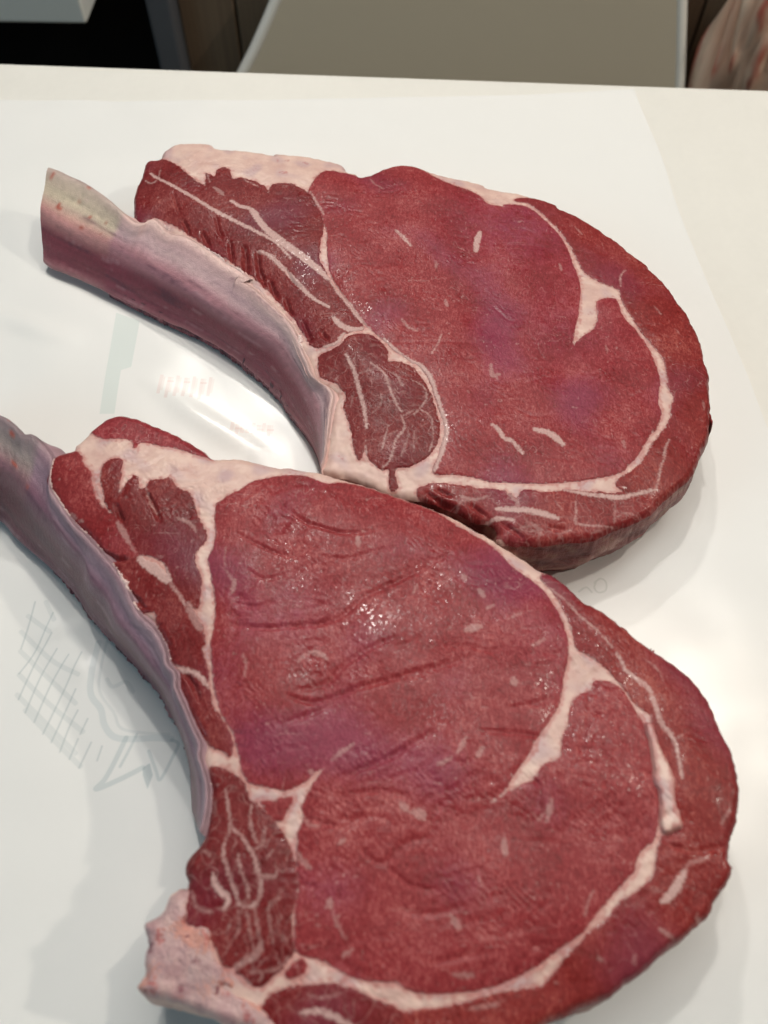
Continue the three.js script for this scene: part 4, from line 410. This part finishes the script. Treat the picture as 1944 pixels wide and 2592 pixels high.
makeSteak(NEAR_STEAK, { label: 'wrinkled rib steak with a sawn pale backbone corner, overlapping the front of the other', boneLabel: 'purple rib bone with a pale bloodstained scraped end', crease: 0.95, pucker: 1.4, frill: 0.35, round: 3.4, droop: 2.0, bulge: 1.8, under: 2.0, texel: 0.16, bare: 0.30, boneHollow: 0.4, boneDepth: [0.5, 0.47, 0.58], wet: [[-22, 3, 6], [-34, 41, 11], [-5, 62, 12], [20, 50, 12], [36, 8, 8], [70, 64, 12], [82, 82, 9], [62, 100, 12], [55, 32, 9], [20, 95, 10]],
  lumps: [], purple: [[70, 30, 20, 0.8], [58, 60, 18, 0.5], [-30, 62, 12, 0.7]], muscle: MUSCLE });

// ---------------------------------------------------------------- paper
{ const nx = 230, nz = 250, pos = [], uv = [], idx = [], bonePolys = [FAR_STEAK, NEAR_STEAK].map((S) => [...pairs(S.bone.top.slice(1)), ...pairs(S.bone.low.slice(1)).reverse()]);
  for (let j = 0; j <= nz; j++) for (let i = 0; i <= nx; i++) {
    let z = mix(-280, 420, j / nz), x = 0;
    for (let q = 0; q < 3; q++) { x = mix(-420, rightAt(z), i / nx); z = mix(paperFar(x), 420, j / nz); }
    let d = 60; for (const P of [...steakPolys, ...bonePolys]) d = Math.min(d, -polySD(P, x, z));
    const rim = Math.min(i, nx - i, j, nz - j) / 5, lift = 0.5 * Math.exp(-rim) * (0.6 + 0.6 * noise(x / 30, z / 30));
    const y = 0.35 + Math.max(-0.15, paperHeight(x, z) * smooth(-1, 14, d)) + lift * smooth(2, 20, d);
    pos.push(x / 1000, y / 1000, z / 1000); uv.push((x + 240) / 420, (z + 300) / 500);
  }
  for (let j = 0; j < nz; j++) for (let i = 0; i < nx; i++) { const a = j * (nx + 1) + i, b = a + nx + 1; idx.push(a, b, a + 1, a + 1, b, b + 1); }
  const cv = document.createElement('canvas'); cv.width = 1680; cv.height = 2000; const g = cv.getContext('2d');
  g.fillStyle = 'rgb(233,233,231)'; g.fillRect(0, 0, 1680, 2000);
  const PX = (x) => (x + 240) * 4, PY = (z) => (z + 300) * 4;
  const stroke = (pts, wd, style) => { g.strokeStyle = style; g.lineWidth = wd; g.lineJoin = g.lineCap = 'round'; g.beginPath(); const p = spline(pairs(pts), false, 6); p.forEach((q, k) => (k ? g.lineTo(PX(q[0]), PY(q[1])) : g.moveTo(PX(q[0]), PY(q[1])))); g.stroke(); };
  const poly = (pts, style) => { g.fillStyle = style; g.beginPath(); pairs(pts).forEach((q, k) => (k ? g.lineTo(PX(q[0]), PY(q[1])) : g.moveTo(PX(q[0]), PY(q[1])))); g.fill(); };
  for (const p of PRINT.soft) stroke(p, 7, 'rgba(150,165,168,0.16)');
  for (const p of PRINT.thin) stroke(p, 2.6, 'rgba(105,125,132,0.2)');
  PRINT.crest.forEach((p, k) => stroke(p, [9, 4, 7, 4, 4.5, 6][k], `rgba(115,138,146,${[0.15, 0.12, 0.2, 0.2, 0.22, 0.12][k]})`));
  poly(PRINT.leaf, 'rgba(105,130,138,0.28)'); poly(PRINT.band, 'rgba(160,190,185,0.22)');
  for (const [x0, x1, z0, z1, n] of [[-103, -81, -67, -55, 7], [-68, -52, -42.5, -36.5, 8]]) { // two lines of lettering seen through the sheet, too faint to read
    for (let k = 0; k < n; k++) { const x = mix(x0, x1, k / (n - 1)), b = z1 - (k % 3 ? 0 : 1.2); g.fillStyle = 'rgba(196,125,115,0.15)'; g.fillRect(PX(x), PY(z0 + (k % 2) * 1.0), 6, (b - z0) * 4); if (k % 2) g.fillRect(PX(x), PY(z0 + 3), 12, 4); g.fillStyle = 'rgba(205,155,145,0.12)'; g.fillRect(PX(x) + 6, PY(z0 + 1), 4, (b - z0) * 3); } }
  stroke([83.4, 29, 86, 27, 88, 28.5, 87.5, 32, 84.5, 33, 83.2, 31, 84, 28.8], 3, 'rgba(130,140,132,0.22)'); stroke([77, 33, 80, 31, 82, 33], 3, 'rgba(130,140,132,0.2)');
  const tex = new THREE.CanvasTexture(cv); tex.colorSpace = THREE.SRGBColorSpace; tex.flipY = false; tex.wrapS = tex.wrapT = THREE.ClampToEdgeWrapping;
  const sheetMat = new THREE.MeshPhysicalMaterial({ map: tex, roughness: 0.25, specularIntensity: 0.8, clearcoat: 0.25, clearcoatRoughness: 0.22, side: THREE.DoubleSide });
  const sheet = part('paper_sheet', geo(pos, idx, uv), sheetMat); sheet.userData = { label: 'glossy white butcher paper with faint grey print under the steaks', category: 'paper' };
}

// ---------------------------------------------------------------- behind the counter
const wood = paint(512, 512, (i, j, o) => { const g = noise(i / 9, j / 120) * 0.5 + noise(i / 3, j / 60) * 0.3 + noise(i / 40, j / 200) * 0.5, c = mix3([0.14, 0.095, 0.06], [0.26, 0.18, 0.115], clamp(0.5 + 0.5 * g)); o[0] = c[0]; o[1] = c[1]; o[2] = c[2]; }, true, true);
const FLOOR = -0.9, ZB = -0.56;
{ const t = thing('wooden_partition', 'brown wooden board partition behind the taupe panel', 'partition', [0.1, FLOOR, ZB - 0.012]);
  const m = plain(1, 1, 1, 0.7, { map: wood }), bg = new RoundedBoxGeometry(0.0485, 1.1, 0.018, 2, 0.002);
  for (let k = 0; k < 12; k++) { const b = part('board', bg, m, t); b.position.set(-0.2705 + k * 0.0506, 0.55, 0); } }
{ const t = thing('grey_post', 'narrow grey upright post beside the black cabinet', 'post', [-0.2065, FLOOR, ZB + 0.004]);
  const p = part('upright', new RoundedBoxGeometry(0.021, 1.1, 0.03, 3, 0.003), plain(0.11, 0.118, 0.135, 0.55, { bumpMap: grainBump, bumpScale: 0.0004 }), t); p.position.y = 0.55;
  const f = part('foot_plate', new RoundedBoxGeometry(0.022, 0.01, 0.06, 2, 0.002), plain(0.11, 0.118, 0.135, 0.5), t); f.position.set(0, 0.005, 0.002); }
{ const t = thing('black_backing', 'black cabinet standing in for the dark void, with a pale shelf edge', 'backing', [-0.42, FLOOR, ZB - 0.03]);  // near-black body: the darkness of the void is put into its colour
  const b = part('backing_body', new RoundedBoxGeometry(0.4, 1.1, 0.05, 3, 0.003), plain(0.004, 0.004, 0.0045, 0.6, { specularIntensity: 0.2 }), t); b.position.y = 0.55;
  const s = part('shelf', new RoundedBoxGeometry(0.34, 0.05, 0.06, 3, 0.003), plain(0.82, 0.85, 0.82, 0.4), t); s.position.set(-0.008, 0.831, 0.055); s.rotation.z = 0.02; }
{ // taupe panel with a pale rim
  const t = thing('rimmed_panel', 'taupe grey panel with a thin pale rim standing beyond the counter', 'panel', [0.08, FLOOR, -0.262]); t.rotation.x = -0.34;
  const L = spline([[-0.245, 0], [-0.245, 0.6], [-0.24, 0.7], [-0.233, 0.76], [-0.225, 0.792], [-0.205, 0.825], [-0.186, 0.859], [-0.165, 0.9], [-0.13, 1.0]], false, 8), Rr = [[0.12, 1.0], [0.152, 0.87], [0.169, 0.794], [0.18, 0.7], [0.185, 0.5], [0.185, 0]];
  const out = [...L, ...spline(Rr, false, 6)], sh = new THREE.Shape(out.map((p) => new THREE.Vector2(p[0], p[1])));
  const pm = plain(0.46, 0.405, 0.31, 0.6, { bumpMap: grainBump, bumpScale: 0.0002 });
  part('panel_sheet', new THREE.ExtrudeGeometry(sh, { depth: 0.012, bevelEnabled: false }), pm, t);
  const path = new THREE.CatmullRomCurve3(out.map((p) => new THREE.Vector3(p[0], p[1], 0.008)));
  part('rim', new THREE.TubeGeometry(path, 240, 0.0056, 8, false), plain(0.76, 0.74, 0.68, 0.45), t); }
{ // shelf block with another joint of meat beyond the counter
  const b = thing('display_shelf', 'dark steel display shelf under the hanging joint beyond the counter', 'shelf', [0.36, FLOOR, ZB + 0.035]);
  const q = part('shelf_block', new RoundedBoxGeometry(0.22, 0.6, 0.09, 3, 0.004), plain(0.12, 0.12, 0.12, 0.4, { metalness: 0.6 }), b); q.position.y = 0.3;
  const lip = part('shelf_lip', new RoundedBoxGeometry(0.22, 0.012, 0.012, 2, 0.003), plain(0.3, 0.3, 0.3, 0.35, { metalness: 0.8 }), b); lip.position.set(0, 0.594, 0.0515);
}
{ const t = thing('meat_joint', 'pale fatty joint of raw meat standing behind the counter corner', 'meat', [0.335, -0.2995, ZB + 0.03]);
  const piece = (name, wd, ht, dp, x, z, turn, pal, sd) => { const g = new THREE.SphereGeometry(1, 96, 72), P = g.attributes.position, C = [];
    for (let i = 0; i < P.count; i++) { let x_ = P.getX(i), y_ = P.getY(i), z_ = P.getZ(i); const f = (v, e) => Math.sign(v) * Math.abs(v) ** e; x_ = f(x_, 0.7); y_ = f(y_, 0.6); z_ = f(z_, 0.8);
      const n = noise(x_ * 2.2 + sd, y_ * 2.6 + z_), n2 = noise(x_ * 6 + sd, y_ * 5 + z_ * 3), n3 = noise(x_ * 14 + sd, y_ * 11), k = 1 + 0.12 * n + 0.07 * n2 + 0.02 * n3;
      P.setXYZ(i, x_ * wd * k, y_ * ht + ht, z_ * dp * (k + 0.08 * n2));
      let c = mix3(pal[0], pal[1], clamp(0.5 + 0.75 * n + 0.5 * n2 + 0.25 * n3)); c = mix3(c, pal[2], smooth(0.2, 0.6, n2 + 0.35 * n + 0.35 * n3)); C.push(...c); }
    g.setAttribute('color', new THREE.Float32BufferAttribute(C, 3)); g.computeVertexNormals();
    const m = part(name, g, new THREE.MeshPhysicalMaterial({ vertexColors: true, roughness: 0.5 }), t); m.position.set(x, 0, z); m.rotation.z = turn; return m; };
  piece('fat_side', 0.054, 0.14, 0.034, -0.026, -0.004, -0.05, [[0.62, 0.36, 0.25], [0.78, 0.62, 0.48], [0.50, 0.12, 0.08]], 3);
  piece('lean_side', 0.05, 0.135, 0.028, 0.068, -0.012, -0.2, [[0.56, 0.20, 0.15], [0.76, 0.48, 0.38], [0.16, 0.02, 0.015]], 11);
  piece('lower_flap', 0.06, 0.072, 0.026, 0.03, 0.02, 0.12, [[0.68, 0.30, 0.25], [0.74, 0.48, 0.40], [0.46, 0.09, 0.07]], 23);
}

// ---------------------------------------------------------------- unseen lamps and panels, out of view, lighting the steaks and counter
for (const [x, y, z, cd, ...lc] of LAMPS) {
  const t = thing('unseen_lamp', 'unseen small warm bulb, out of view, lighting the steaks from above', 'lamp', [x, y, z], 'unseen lamps above the counter');
  const bulb = part('bulb', new THREE.SphereGeometry(0.03, 24, 16), new THREE.MeshStandardMaterial({ color: 0xffffff, emissive: new THREE.Color().setRGB(...lc), emissiveIntensity: cd / 0.0028 / 3.14 / 4 }), t); bulb.castShadow = false;
  part('shade', new THREE.LatheGeometry([[0.012, 0.085], [0.03, 0.08], [0.045, 0.05], [0.055, 0.015]].map((p) => new THREE.Vector2(...p)), 32), plain(0.02, 0.02, 0.02, 0.5, { side: THREE.DoubleSide }), t);
  const cord = part('cord', new THREE.CylinderGeometry(0.003, 0.003, 0.6, 8), plain(0.02, 0.02, 0.02, 0.6), t); cord.position.y = 0.385;
  const l = new THREE.PointLight(new THREE.Color().setRGB(...lc), cd, 0, 2); l.castShadow = true; l.shadow.radius = 1.5; t.add(l);
}
for (const [name, at, to, w, h, power, colour, label] of PANELS) {
  const t = thing(name, label, 'light panel', at); t.lookAt(...to); // +z faces the target
  const c = new THREE.Color().setRGB(...colour);
  const f = part('housing', new RoundedBoxGeometry(w + 0.04, h + 0.04, 0.04, 2, 0.005), plain(0.7, 0.7, 0.7, 0.5), t); f.position.z = -0.035;
  const d = part('diffuser', new THREE.BoxGeometry(w, h, 0.006), new THREE.MeshStandardMaterial({ color: 0xffffff, emissive: c, emissiveIntensity: 0.3 }), t); d.position.z = -0.008;
  const l = new THREE.RectAreaLight(c, power, w, h); l.rotation.y = Math.PI; t.add(l);
}
renderer.render(scene, camera);
